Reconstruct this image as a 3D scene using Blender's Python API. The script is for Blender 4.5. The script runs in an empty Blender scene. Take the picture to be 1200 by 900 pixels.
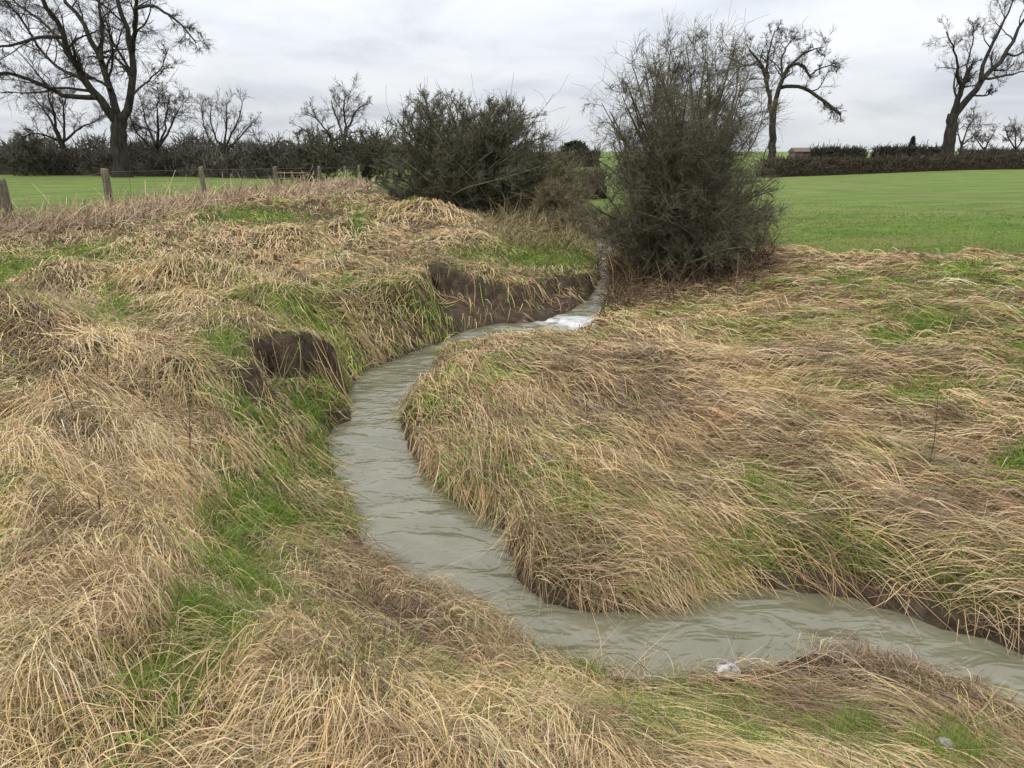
import bpy, math, random
import numpy as np

SC = bpy.context.scene
COL = SC.collection
rng = np.random.default_rng(7)
random.seed(7)

# ------------------------------------------------------------------ camera geometry
F = 872.0
PITCH = math.radians(17.2)
CP, SP = math.cos(PITCH), math.sin(PITCH)
EYE = 1.7

def ray(u, v):
    a, b = (u - 600.0) / F, (450.0 - v) / F
    return np.array([a, CP + b * SP, -SP + b * CP])

def on_plane(u, v, z=0.0):
    d = ray(u, v)
    s = (z - EYE) / d[2]
    return d[0] * s, d[1] * s

def at_depth(u, v, y):
    d = ray(u, v)
    s = y / d[1]
    return np.array([d[0] * s, y, EYE + d[2] * s])

def project(x, y, z):
    dep = np.maximum(y * CP - (z - EYE) * SP, 0.05)
    upc = y * SP + (z - EYE) * CP
    return 600 + F * x / dep, 450 - F * upc / dep

def sstep(a, b, x):
    t = np.clip((x - a) / (b - a), 0, 1)
    return t * t * (3 - 2 * t)

def mixf(a, b, t):
    return a + (b - a) * t

# ------------------------------------------------------------------ noise
_tab = {}
def vnoise(x, y, scale, seed=0):
    if seed not in _tab:
        _tab[seed] = np.random.default_rng(1000 + seed).random((256, 256))
    T = _tab[seed]
    x = np.asarray(x) / scale + 500.3
    y = np.asarray(y) / scale + 500.7
    xi, yi = np.floor(x).astype(int), np.floor(y).astype(int)
    fx, fy = x - xi, y - yi
    fx = fx * fx * fx * (fx * (6 * fx - 15) + 10)
    fy = fy * fy * fy * (fy * (6 * fy - 15) + 10)
    x0, x1, y0, y1 = xi & 255, (xi + 1) & 255, yi & 255, (yi + 1) & 255
    return (T[x0, y0] * (1 - fx) + T[x1, y0] * fx) * (1 - fy) + (T[x0, y1] * (1 - fx) + T[x1, y1] * fx) * fy

def fbm(x, y, scale, seed=0, octv=3):
    s, a, tot = 0, 1.0, 0
    for k in range(octv):
        s = s + a * vnoise(x, y, scale / 2 ** k, seed + 17 * k)
        tot += a
        a *= 0.5
    return s / tot

# ------------------------------------------------------------------ stream layout
WZ = -0.80
def water_z(y):
    return WZ + 0.10 * sstep(9.9, 10.9, y) + 0.12 * sstep(12.0, 17.0, y)

def on_water(u, v):
    z = WZ
    for _ in range(12):
        x, y = on_plane(u, v, z)
        z = 0.5 * z + 0.5 * float(water_z(y))
    return x, y

LEFT_PX = [(1200, 832), (1100, 797), (1020, 772), (960, 760), (900, 776), (850, 788), (780, 798), (720, 791), (660, 781),
           (605, 758), (560, 720), (515, 700), (470, 678), (430, 640), (410, 600), (395, 560), (384, 512), (392, 499), (412, 492),
           (409, 470), (408, 452), (428, 434), (465, 420), (500, 406), (545, 387), (590, 379), (617, 380), (640, 375), (668, 364),
           (688, 352), (698, 340), (704, 325), (701, 306), (701, 296)]
RIGHT_PX = [(1200, 768), (1150, 748), (1100, 738), (1050, 718), (1000, 702), (940, 694), (880, 690), (830, 697), (800, 712),
            (700, 720), (640, 708), (608, 682), (600, 650), (590, 622), (568, 602), (530, 585), (500, 560), (477, 522), (468, 492),
            (482, 462), (512, 442), (510, 424), (521, 406), (547, 397), (600, 397), (630, 398), (662, 393), (690, 378), (706, 362),
            (711, 350), (715, 335), (710, 315), (708, 300)]
LEFT = [(14, -0.2), (7.0, 1.6), (4.0, 2.3)] + [on_water(*p) for p in LEFT_PX] + [(2.05, 18.3), (2.35, 21.0), (1.6, 26.0), (1.2, 34.0)]
RIGHT = [(14, 0.9), (7.2, 2.7), (4.0, 3.25)] + [on_water(*p) for p in RIGHT_PX] + [(2.4, 18.3), (2.8, 21.0), (2.1, 26.0), (1.7, 34.0)]
WATER = np.array(LEFT + RIGHT[::-1])
LEFT, RIGHT = np.array(LEFT), np.array(RIGHT)

def dist_line(x, y, pts, closed=False):
    best = np.full(x.shape, 1e9)
    n = len(pts)
    for i in range(n if closed else n - 1):
        ax, ay = pts[i]
        bx, by = pts[(i + 1) % n]
        dx, dy = bx - ax, by - ay
        t = np.clip(((x - ax) * dx + (y - ay) * dy) / (dx * dx + dy * dy + 1e-12), 0, 1)
        best = np.minimum(best, (x - ax - t * dx) ** 2 + (y - ay - t * dy) ** 2)
    return np.sqrt(best)

def inside(x, y, pts):
    c = np.zeros(x.shape, bool)
    n = len(pts)
    for i in range(n):
        ax, ay = pts[i]
        bx, by = pts[(i + 1) % n]
        if ay == by:
            continue
        c ^= ((ay > y) != (by > y)) & (x < (bx - ax) * (y - ay) / (by - ay) + ax)
    return c

def sdf(x, y, pts):
    d = dist_line(x, y, pts, True)
    return np.where(inside(x, y, pts), -d, d)

# eroded alcoves in the left bank: their outer line is the lip of an earth cliff
LIP_A = [on_plane(u, v, z) for u, v, z in [(488, 320, .07), (503, 305, .07), (530, 315, 0), (560, 326, -.10), (600, 331, -.17), (625, 328, -.20), (650, 320, -.24), (692, 316, -.27)]]
LIP_B = [on_plane(u, v, z) for u, v, z in [(284, 432, -.02), (293, 406, 0), (318, 394, -.02), (345, 402, -.09), (372, 403, -.17), (388, 414, -.30), (402, 428, -.47)]]
ALC_A = np.array(LIP_A + [(1.5, 12.2), (1.0, 10.9), (-0.9, 10.2)])
ALC_B = np.array(LIP_B + [(-1.5, 7.75), (-1.2, 6.4), (-1.3, 4.6), (-2.1, 4.4), (-2.75, 5.2)])

# ------------------------------------------------------------------ terrain
GX0, GX1, GY0, GY1, GS = -17.0, 17.0, 0.2, 31.0, 0.04
gx = np.arange(GX0, GX1 + GS / 2, GS)
gy = np.arange(GY0, GY1 + GS / 2, GS)
X, Y = np.meshgrid(gx, gy, indexing='ij')

def far_land(x, y):
    z = 0.25 * (fbm(x, y, 40, 5, 2) - 0.5) * sstep(25, 60, y)
    return z + 0.0066 * np.maximum(y - 62, 0) * (1 - 0.5 * sstep(200, 600, y))

def mound(x, y):
    return 0.48 * np.exp(-(((x + 5.2) / 3.6) ** 2 + ((y - 21.5) / 6.0) ** 2))

D = sdf(X, Y, WATER)
DL, DR = dist_line(X, Y, LEFT), dist_line(X, Y, RIGHT)
RIGHTSIDE = sstep(-0.25, 0.25, DL - DR)
LIP = np.minimum(dist_line(X, Y, np.array(LIP_A[1:])), dist_line(X, Y, np.array(LIP_B)))
RAG = (fbm(X, Y, 0.35, 3, 3) - 0.5) * 0.26 + (fbm(X, Y, .13, 6, 2) - .5) * .14
AAA, AAB = sdf(X, Y, ALC_A) + RAG, sdf(X, Y, ALC_B) + RAG
WZG = water_z(Y)

# tussock mounds (bumps of matted grass)
T = np.zeros_like(X)
def bump(cx, cy, r, h, ex=1.0, ang=0.0):
    R = r * 2.6 * max(ex, 1)
    i0, i1 = int((cx - R - GX0) / GS), int((cx + R - GX0) / GS) + 1
    j0, j1 = int((cy - R - GY0) / GS), int((cy + R - GY0) / GS) + 1
    i0, j0 = max(i0, 0), max(j0, 0)
    if i1 <= i0 or j1 <= j0:
        return
    x, y = X[i0:i1, j0:j1] - cx, Y[i0:i1, j0:j1] - cy
    a = x * math.cos(ang) + y * math.sin(ang)
    b = -x * math.sin(ang) + y * math.cos(ang)
    q = (a / (r * ex)) ** 2 + (b / r) ** 2
    T[i0:i1, j0:j1] = np.maximum(T[i0:i1, j0:j1], h * np.exp(-q * 0.9))
TUS = []
for (u, v, r, h) in [(160, 770, .34, .20), (50, 850, .32, .18), (400, 800, .36, .20), (350, 880, .34, .16), (30, 400, .6, .28), (160, 650, .36, .2), (150, 490, .4, .2),
                     (60, 560, .38, .17), (210, 530, .3, .18), (30, 660, .3, .16), (220, 330, .55, .24), (330, 290, .6, .22), (320, 345, .4, .12), (95, 600, .3, .13),
                     (540, 760, .22, .12), (620, 840, .25, .08), (480, 860, .28, .10), (240, 620, .25, .14), (330, 720, .25, .10), (120, 420, .38, .15), (245, 460, .3, .13),
                     (60, 700, .3, .16), (420, 280, .7, .24), (270, 290, .55, .2), (170, 300, .6, .2), (70, 330, .5, .2), (500, 260, .8, .25), (560, 280, .7, .2)]:
    cx, cy = on_plane(u, v, 0.1)
    TUS.append((cx, cy, r, h * 1.6))
tr = np.random.default_rng(21)
for _ in range(420):
    r0 = math.exp(tr.uniform(math.log(1.5), math.log(26)))
    th = tr.uniform(-0.95, 0.5)
    cx, cy = r0 * math.sin(th), r0 * math.cos(th)
    if cx > 1.0 - cy * 0.08:
        continue
    TUS.append((cx, cy, tr.uniform(.15, .36) * (1 + r0 * 0.02), tr.uniform(.08, .24)))
for (cx, cy, r, h) in TUS:
    bump(cx, cy, r, h, tr.uniform(1, 1.5), tr.uniform(0, 3.1))
TL = T.copy()
T = np.zeros_like(X)
for _ in range(520):          # low combed ridges on the right bank
    r0 = math.exp(tr.uniform(math.log(3.0), math.log(18)))
    th = tr.uniform(-0.25, 0.95)
    bump(r0 * math.sin(th), r0 * math.cos(th), tr.uniform(.09, .22) * (1 + .03 * r0), tr.uniform(.04, .15), tr.uniform(1.3, 3.0), tr.uniform(-0.9, 0.1))
for (u, v, r, h) in [(545, 425, .42, .22), (520, 455, .3, .12), (600, 420, .4, .14)]:
    cx, cy = on_plane(u, v, -.4)
    bump(cx, cy, r, h)
TR = T * sstep(0.1, 0.8, DR)
TL = TL * sstep(0.05, 0.9, np.abs(D)) * sstep(.05, .6, LIP)

Lleft = mound(X, Y) + 0.10 * (fbm(X, Y, 2.6, 2) - 0.5) + TL - 0.34 * np.exp(-((X + 1.72) / .32) ** 2 - ((Y - 7.75) / .5) ** 2) - 0.30 * sstep(-1.4, .6, X) * sstep(8.6, 10.2, Y) - 0.32 * sstep(0.3, 2.6, X) * (1 - sstep(3.0, 5.0, Y))
Lright = -0.55 + 0.47 * sstep(0.2, 6.0, DR) + 0.14 * (fbm(X, Y, 1.6, 4) - 0.5) + TR
LAND = mixf(Lleft, Lright, RIGHTSIDE)
LAND = mixf(LAND, far_land(X, Y) + mound(X, Y), sstep(24, 30.5, Y))
wl = 1.75 + (0.7 - 1.75) * sstep(4.6, 6.4, Y) + (0.85 - 0.7) * sstep(7.6, 8.4, Y) * sstep(10.0, 9.6, Y) * sstep(-.6, -1.0, X) + (0.5 - 0.7) * sstep(9.6, 10.2, Y)
wr = 0.32 + 0.25 * fbm(X, Y, 0.8, 8) + 2.6 * sstep(8.6, 9.8, Y) * (1 - sstep(16, 20, Y))
tl = np.clip(D / wl, 0, 1) ** mixf(1.35, 0.85, sstep(4.6, 6.4, Y))
trr = np.clip(D / wr, 0, 1) ** mixf(0.55, 0.9, sstep(8.6, 9.8, Y))
tl = np.maximum(tl, (1 - sstep(.10, .32, LIP)) * sstep(.0, .12, D))
prof = mixf(tl, trr, RIGHTSIDE)
BANK = WZG + (LAND - WZG) * prof
lump = 0.14 * (fbm(X, Y, 0.45, 9) - 0.4) + 0.10 * (fbm(X, Y, .14, 19, 2) - .5)
SHELF_A = WZG + 0.03 + 0.26 * np.clip(D / 0.7, 0, 1) + lump
SHELF_B = np.minimum(-0.47 + 0.21 * np.maximum(6.9 - Y, 0), WZG + .03 + .5 * np.clip(D / .55, 0, 1) + .24 * np.maximum(6.3 - Y, 0)) + lump
cA, cB = sstep(0.02, 0.15, -AAA), sstep(0.02, 0.15, -AAB)
H = mixf(BANK, np.minimum(BANK, SHELF_A), cA)
H = mixf(H, np.minimum(H, SHELF_B), cB)
cut = np.maximum(cA, cB * sstep(5.6, 6.4, Y))
H = np.where(D < 0, WZG - 0.03 - 0.35 * np.clip(-D / 0.35, 0, 1), H)
H = H + np.where(D > 0.05, 0.035 * (fbm(X, Y, 0.22, 11, 2) - 0.5), 0)
DGX, DGY = np.gradient(D, GS)
GRADX, GRADY = np.gradient(H, GS)
SLOPE = np.hypot(GRADX, GRADY)
TGX, TGY = np.gradient(TL, GS)

def look(A, x, y):
    i = np.clip((x - GX0) / GS, 0, A.shape[0] - 1.001)
    j = np.clip((y - GY0) / GS, 0, A.shape[1] - 1.001)
    i0, j0 = i.astype(int), j.astype(int)
    a, b = i - i0, j - j0
    return (A[i0, j0] * (1 - a) + A[i0 + 1, j0] * a) * (1 - b) + (A[i0, j0 + 1] * (1 - a) + A[i0 + 1, j0 + 1] * a) * b

def height(x, y):
    x, y = np.asarray(x, float), np.asarray(y, float)
    inn = (x > GX0) & (x < GX1) & (y > GY0) & (y < GY1)
    edge = np.maximum(sstep(15.0, 16.8, np.abs(x)), sstep(29.0, 30.8, y))
    base = far_land(x, y) + mound(x, y)
    return np.where(inn, mixf(look(H, x, y), base, edge), np.where(y > 3, base, -0.1 * sstep(0, 3, np.abs(x))))

def ground_at(u, v):
    d = ray(u, v)
    q = np.linspace(1.0, 30, 6000)
    z = EYE + d[2] * q
    hit = np.nonzero(z <= np.maximum(height(d[0] * q, d[1] * q), water_z(d[1] * q)))[0]
    k = hit[0] if len(hit) else -1
    return d[0] * q[k], d[1] * q[k]

# ------------------------------------------------------------------ where grass is green, dry, brown; where the pasture begins
PU, PV = project(X, Y, H)
def patch(u, v, ru, rv):
    return np.exp(-(((PU - u) / ru) ** 2 + ((PV - v) / rv) ** 2))
GREEN = np.zeros_like(X)
for (u, v, ru, rv, s) in [(300, 600, 44, 62, 1.5), (290, 510, 26, 55, 1.3), (278, 690, 40, 80, 1.5), (250, 770, 44, 60, 1.5), (190, 860, 48, 55, 1.5), (230, 815, 45, 50, 1.4), (275, 640, 40, 50, 1.2), (375, 470, 38, 28, 1),
                          (130, 365, 36, 26, .8), (260, 410, 30, 30, .7), (0, 318, 45, 20, .9), (0, 765, 26, 40, .9), (0, 640, 20, 30, .6), (420, 262, 9, 22, 1), (300, 255, 60, 9, .9),
                          (640, 298, 60, 20, 1.1), (560, 303, 40, 10, .6), (430, 410, 70, 30, .4), (890, 572, 28, 18, 1.5), (800, 690, 40, 14, .5), (870, 680, 40, 12, .55), (1060, 400, 60, 12, .9), (640, 560, 50, 40, .35), (1130, 320, 70, 16, .8), (990, 330, 50, 10, .7), (1100, 465, 52, 15, 1.2), (1195, 548, 28, 22, 1.5),
                          (1015, 350, 26, 10, .9), (1085, 380, 60, 14, .8), (1170, 440, 60, 40, .6), (930, 385, 60, 20, .3), (670, 800, 34, 16, 1), (800, 860, 80, 30, .6), (720, 880, 50, 25, .4), (990, 880, 40, 30, .7),
                          (1120, 890, 40, 20, .8), (850, 640, 60, 22, .5), (1000, 655, 60, 20, .4), (1130, 690, 60, 30, .6), (790, 560, 60, 20, .4), (375, 545, 24, 40, .8), (380, 640, 30, 40, .45),
                          (560, 560, 60, 40, .25), (100, 300, 60, 12, .6), (350, 370, 60, 25, .5), (60, 500, 40, 20, .3), (440, 340, 60, 22, .35), (1050, 350, 90, 16, .4), (1180, 340, 60, 12, .5), (980, 460, 60, 12, .35)]:
    GREEN = np.maximum(GREEN, s * patch(u, v, ru, rv))
GREEN = GREEN * np.clip(-.25 + 2.3 * fbm(X, Y, 0.4, 12), 0.1, 1.5)
BROWN = np.zeros_like(X)
for (u, v, ru, rv, s) in [(730, 450, 60, 40, .9), (940, 520, 200, 60, .5), (1000, 600, 200, 60, .5), (700, 660, 120, 40, .8), (640, 700, 120, 25, .8), (430, 700, 60, 50, .8), (400, 620, 40, 60, .5), (35, 400, 70, 55, .9), (560, 480, 40, 40, .2),
                          (60, 270, 150, 22, .9), (250, 245, 120, 9, .8), (1060, 330, 60, 10, .5), (480, 790, 60, 60, .6), (950, 800, 120, 30, .5), (1000, 420, 160, 20, .4), (830, 330, 90, 20, .5), (330, 320, 25, 20, .5), (1120, 740, 110, 25, .7)]:
    BROWN = np.maximum(BROWN, s * patch(u, v, ru, rv))
_sx, _sy = ground_at(848, 798)
STONE = np.exp(-((X - _sx) ** 2 + (Y - _sy) ** 2) / .13 ** 2)
def pasture(x, y):
    # right hand pasture begins about 12.6 m away, left one behind the fence
    wob = (fbm(x, y, 1.6, 14, 4) - 0.5) * 4.2
    right = sstep(-0.5, 0.5, (y - (12.9 + 0.02 * x) + (fbm(x, y, 3.0, 15, 4) - .5) * 6.5 - 3.0 * np.exp(-((x - 4.2) / 1.6) ** 2))) * sstep(2.4, 3.4, x)
    fx = -11.4 + (y - 16) * 0.115
    left = sstep(0.5, 1.6, fx - x + wob * 0.5) * sstep(10, 13, y)
    return np.clip(right + left + sstep(40, 44, y), 0, 1)
PAST = pasture(X, Y)

# ------------------------------------------------------------------ object helpers
def tag(o, label=None, cat=None, group=None, kind=None):
    if label: o['label'] = label
    if cat: o['category'] = cat
    if group: o['group'] = group
    if kind: o['kind'] = kind
    return o

def empty(name, loc):
    o = bpy.data.objects.new(name, None)
    o.location = tuple(float(c) for c in loc)
    o.empty_display_size = 0.2
    COL.objects.link(o)
    return o

def mesh_obj(name, V, Fq, mat, parent=None, colors=None, smooth=True, attrs=None):
    """V (n,3), Fq list of (m,k) int arrays"""
    me = bpy.data.meshes.new(name)
    V = np.asarray(V, np.float32)
    if parent is not None:
        V = V - np.array(parent.location, np.float32)
    me.vertices.add(len(V))
    me.vertices.foreach_set('co', V.ravel())
    if not isinstance(Fq, list):
        Fq = [Fq]
    Fq = [f for f in Fq if len(f)]
    idx = np.concatenate([f.ravel() for f in Fq]).astype(np.int32)
    tot = np.concatenate([np.full(len(f), f.shape[1]) for f in Fq]).astype(np.int32)
    st = np.concatenate([[0], np.cumsum(tot)[:-1]]).astype(np.int32)
    me.loops.add(len(idx))
    me.loops.foreach_set('vertex_index', idx)
    me.polygons.add(len(tot))
    me.polygons.foreach_set('loop_start', st)
    me.polygons.foreach_set('use_smooth', np.full(len(tot), smooth, bool))
    if colors is not None:
        a = me.color_attributes.new('Col', 'FLOAT_COLOR', 'POINT')
        c = np.ones((len(V), 4), np.float32)
        c[:, :3] = colors
        a.data.foreach_set('color', c.ravel())
    for k, val in (attrs or {}).items():
        a = me.attributes.new(k, 'FLOAT', 'POINT')
        a.data.foreach_set('value', np.asarray(val, np.float32).ravel())
    me.update(calc_edges=True)
    me.validate()
    o = bpy.data.objects.new(name, me)
    me.materials.append(mat)
    COL.objects.link(o)
    if parent is not None:
        o.parent = parent
    return o

class Geo:
    def __init__(self):
        self.V, self.F, self.C, self.n = [], [], [], 0
    def add(self, V, F, C=None):
        self.V.append(V); self.F += [f + self.n for f in F]
        if C is not None: self.C.append(C)
        self.n += len(V)
    def build(self, name, mat, parent=None, smooth=True):
        by = {}
        for f in self.F: by.setdefault(f.shape[1], []).append(f)
        return mesh_obj(name, np.concatenate(self.V), [np.concatenate(f) for f in by.values()], mat, parent,
                        np.concatenate(self.C) if self.C else None, smooth)

# ------------------------------------------------------------------ materials
def new_mat(name):
    m = bpy.data.materials.new(name)
    m.use_nodes = True
    nt = m.node_tree
    nt.nodes.clear()
    out = nt.nodes.new('ShaderNodeOutputMaterial')
    def N(t, **kw):
        n = nt.nodes.new(t)
        for k, v in kw.items():
            if k in n.inputs: n.inputs[k].default_value = v
            else: setattr(n, k, v)
        return n
    def Lk(a, b): nt.links.new(a, b)
    return m, nt, N, Lk, out

def blade_mat(name, trans=0.25, rough=0.55):
    m, nt, N, Lk, out = new_mat(name)
    at = N('ShaderNodeAttribute', attribute_name='Col')
    p = N('ShaderNodeBsdfPrincipled')
    p.inputs['Roughness'].default_value = rough
    p.inputs['Specular IOR Level'].default_value = 0.08
    t = N('ShaderNodeBsdfTranslucent')
    mx = N('ShaderNodeMixShader')
    mx.inputs[0].default_value = trans
    Lk(at.outputs['Color'], p.inputs['Base Color']); Lk(at.outputs['Color'], t.inputs['Color'])
    Lk(p.outputs[0], mx.inputs[1]); Lk(t.outputs[0], mx.inputs[2]); Lk(mx.outputs[0], out.inputs[0])
    return m

def bark_mat(name, c1, c2, scale=6.0):
    m, nt, N, Lk, out = new_mat(name)
    tc = N('ShaderNodeTexCoord')
    mp = N('ShaderNodeMapping'); mp.inputs['Scale'].default_value = (1, 1, 0.25)
    nz = N('ShaderNodeTexNoise'); nz.inputs['Scale'].default_value = scale; nz.inputs['Detail'].default_value = 6
    rp = N('ShaderNodeValToRGB')
    rp.color_ramp.elements[0].position = .35; rp.color_ramp.elements[1].position = .7
    rp.color_ramp.elements[0].color = (*c1, 1); rp.color_ramp.elements[1].color = (*c2, 1)
    bp = N('ShaderNodeBump'); bp.inputs['Strength'].default_value = .6; bp.inputs['Distance'].default_value = .03
    p = N('ShaderNodeBsdfPrincipled'); p.inputs['Roughness'].default_value = .85; p.inputs['Specular IOR Level'].default_value = .15
    Lk(tc.outputs['Object'], mp.inputs[0]); Lk(mp.outputs[0], nz.inputs['Vector']); Lk(nz.outputs['Fac'], rp.inputs[0])
    Lk(rp.outputs[0], p.inputs['Base Color']); Lk(nz.outputs['Fac'], bp.inputs['Height']); Lk(bp.outputs[0], p.inputs['Normal'])
    Lk(p.outputs[0], out.inputs[0])
    return m

M_STRAW = blade_mat('dry_grass_blades', .10)
M_GREEN = blade_mat('green_grass_blades', .35)
M_TWIG = blade_mat('twigs', .0, .85)
M_BARK = bark_mat('tree_bark', (.016, .014, .011), (.055, .047, .037))
M_POST = bark_mat('weathered_post', (.085, .075, .05), (.20, .175, .12), 14)
M_STEM = bark_mat('bush_stems', (.05, .045, .028), (.14, .13, .075), 9)

def ground_mat():
    m, nt, N, Lk, out = new_mat('ground_soil_and_turf')
    geo = N('ShaderNodeNewGeometry')
    def noise(scale, detail=5, rough=.6, stretch=None):
        n = N('ShaderNodeTexNoise'); n.inputs['Scale'].default_value = scale
        n.inputs['Detail'].default_value = detail; n.inputs['Roughness'].default_value = rough
        if stretch:
            mp = N('ShaderNodeMapping'); mp.inputs['Scale'].default_value = stretch
            Lk(geo.outputs['Position'], mp.inputs[0]); Lk(mp.outputs[0], n.inputs['Vector'])
        else:
            Lk(geo.outputs['Position'], n.inputs['Vector'])
        return n
    def ramp(src, stops):
        r = N('ShaderNodeValToRGB')
        e = r.color_ramp.elements
        while len(e) < len(stops): e.new(0.5)
        for el, (p, c) in zip(e, stops):
            el.position = p; el.color = (*c, 1)
        Lk(src, r.inputs[0]); return r
    def mix(f, a, b):
        n = N('ShaderNodeMix', data_type='RGBA')
        Lk(f, n.inputs[0]); Lk(a, n.inputs[6]); Lk(b, n.inputs[7]); return n.outputs[2]
    thatch = ramp(noise(9, 8, .7, (1.6, 1, 1)).outputs['Fac'], [(.3, (.025, .018, .010)), (.5, (.07, .05, .025)), (.72, (.16, .115, .06))])
    soil = ramp(noise(7, 8, .7).outputs['Fac'], [(.3, (.028, .020, .014)), (.5, (.075, .054, .036)), (.75, (.165, .125, .085))])
    lawn = ramp(noise(3.2, 9, .75, (.6, 1.4, 1)).outputs['Fac'], [(.25, (.098, .155, .030)), (.5, (.126, .192, .036)), (.75, (.16, .215, .05))])
    brownf = ramp(noise(.22, 5, .6, (.6, 1.6, 1)).outputs['Fac'], [(.43, (0, 0, 0)), (.62, (1, 1, 1))])
    brown = ramp(noise(5, 6).outputs['Fac'], [(.3, (.15, .16, .048)), (.7, (.24, .21, .09))])
    mm = N('ShaderNodeMath', operation='MULTIPLY'); mm.inputs[1].default_value = .55
    Lk(brownf.outputs[0], mm.inputs[0])
    lawn2 = mix(mm.outputs[0], lawn.outputs[0], brown.outputs[0])
    ap = N('ShaderNodeAttribute', attribute_name='pasture')
    ac = N('ShaderNodeAttribute', attribute_name='soil')
    ag = N('ShaderNodeAttribute', attribute_name='green')
    moss = ramp(noise(14, 6).outputs['Fac'], [(.3, (.05, .08, .014)), (.7, (.13, .19, .035))])
    drk = ramp(noise(.75, 6, .62, (.45, 1.3, 1)).outputs['Fac'], [(.38, (.66, .70, .62)), (.6, (1, 1, 1))])
    mlt = N('ShaderNodeMix', data_type='RGBA', blend_type='MULTIPLY'); mlt.inputs[0].default_value = 1
    Lk(lawn2, mlt.inputs[6]); Lk(drk.outputs[0], mlt.inputs[7]); lawn2 = mlt.outputs[2]
    c = mix(ag.outputs['Fac'], thatch.outputs[0], moss.outputs[0])
    c = mix(ap.outputs['Fac'], c, lawn2)
    c = mix(ac.outputs['Fac'], c, soil.outputs[0])
    p = N('ShaderNodeBsdfPrincipled'); p.inputs['Roughness'].default_value = .9; p.inputs['Specular IOR Level'].default_value = .15
    Lk(c, p.inputs['Base Color'])
    b = N('ShaderNodeBump'); b.inputs['Strength'].default_value = .9; b.inputs['Distance'].default_value = .06
    Lk(noise(22, 8, .75).outputs['Fac'], b.inputs['Height']); Lk(b.outputs[0], p.inputs['Normal'])
    Lk(p.outputs[0], out.inputs[0])
    return m

# ------------------------------------------------------------------ ground: one sheet, finer near the stream
def build_ground():
    rr = [0.6]
    while rr[-1] < 30: rr.append(rr[-1] * 1.0042 if rr[-1] > 1.2 else rr[-1] * 1.02)
    while rr[-1] < 2600: rr.append(rr[-1] * 1.05)
    rr = np.array(rr)
    th = np.concatenate([np.linspace(-1.45, -0.85, 80, endpoint=False), np.linspace(-0.85, 0.85, 620), np.linspace(0.85, 1.45, 81)[1:]])
    R, TH = np.meshgrid(rr, th, indexing='ij')
    x, y = R * np.sin(TH), R * np.cos(TH)
    z = height(x, y)
    n, k = x.shape
    ids = np.arange(n * k).reshape(n, k)
    q = np.stack([ids[:-1, :-1], ids[:-1, 1:], ids[1:, 1:], ids[1:, :-1]], -1).reshape(-1, 4)[:, ::-1]
    inn = (np.abs(x) < 16.5) & (y > .4) & (y < 30.5)
    sl = np.where(inn, look(SLOPE, x, y), 0)
    dd = np.where(inn, look(D, x, y), 9)
    al = np.where(inn, look(cut, x, y), 0)
    lipd = np.where(inn, look(LIP, x, y), 9)
    soil = np.clip(sstep(1.0, 1.7, sl) * (.35 + .65 * sstep(.6, .3, lipd)) + sstep(.14, .02, dd) + al * .75 * sstep(.6, .2, look(GREEN, x, y)), 0, 1)
    past = pasture(x, y) * sstep(0.2, 0.8, dd)
    green = np.where(inn, np.clip(look(GREEN, x, y), 0, 1), 0.2)
    o = mesh_obj('ground', np.stack([x, y, z], -1).reshape(-1, 3), q, ground_mat(), attrs={'soil': soil, 'pasture': past, 'green': green})
    tag(o, 'rough stream banks and pasture ground', 'ground', kind='structure')
build_ground()

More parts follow.
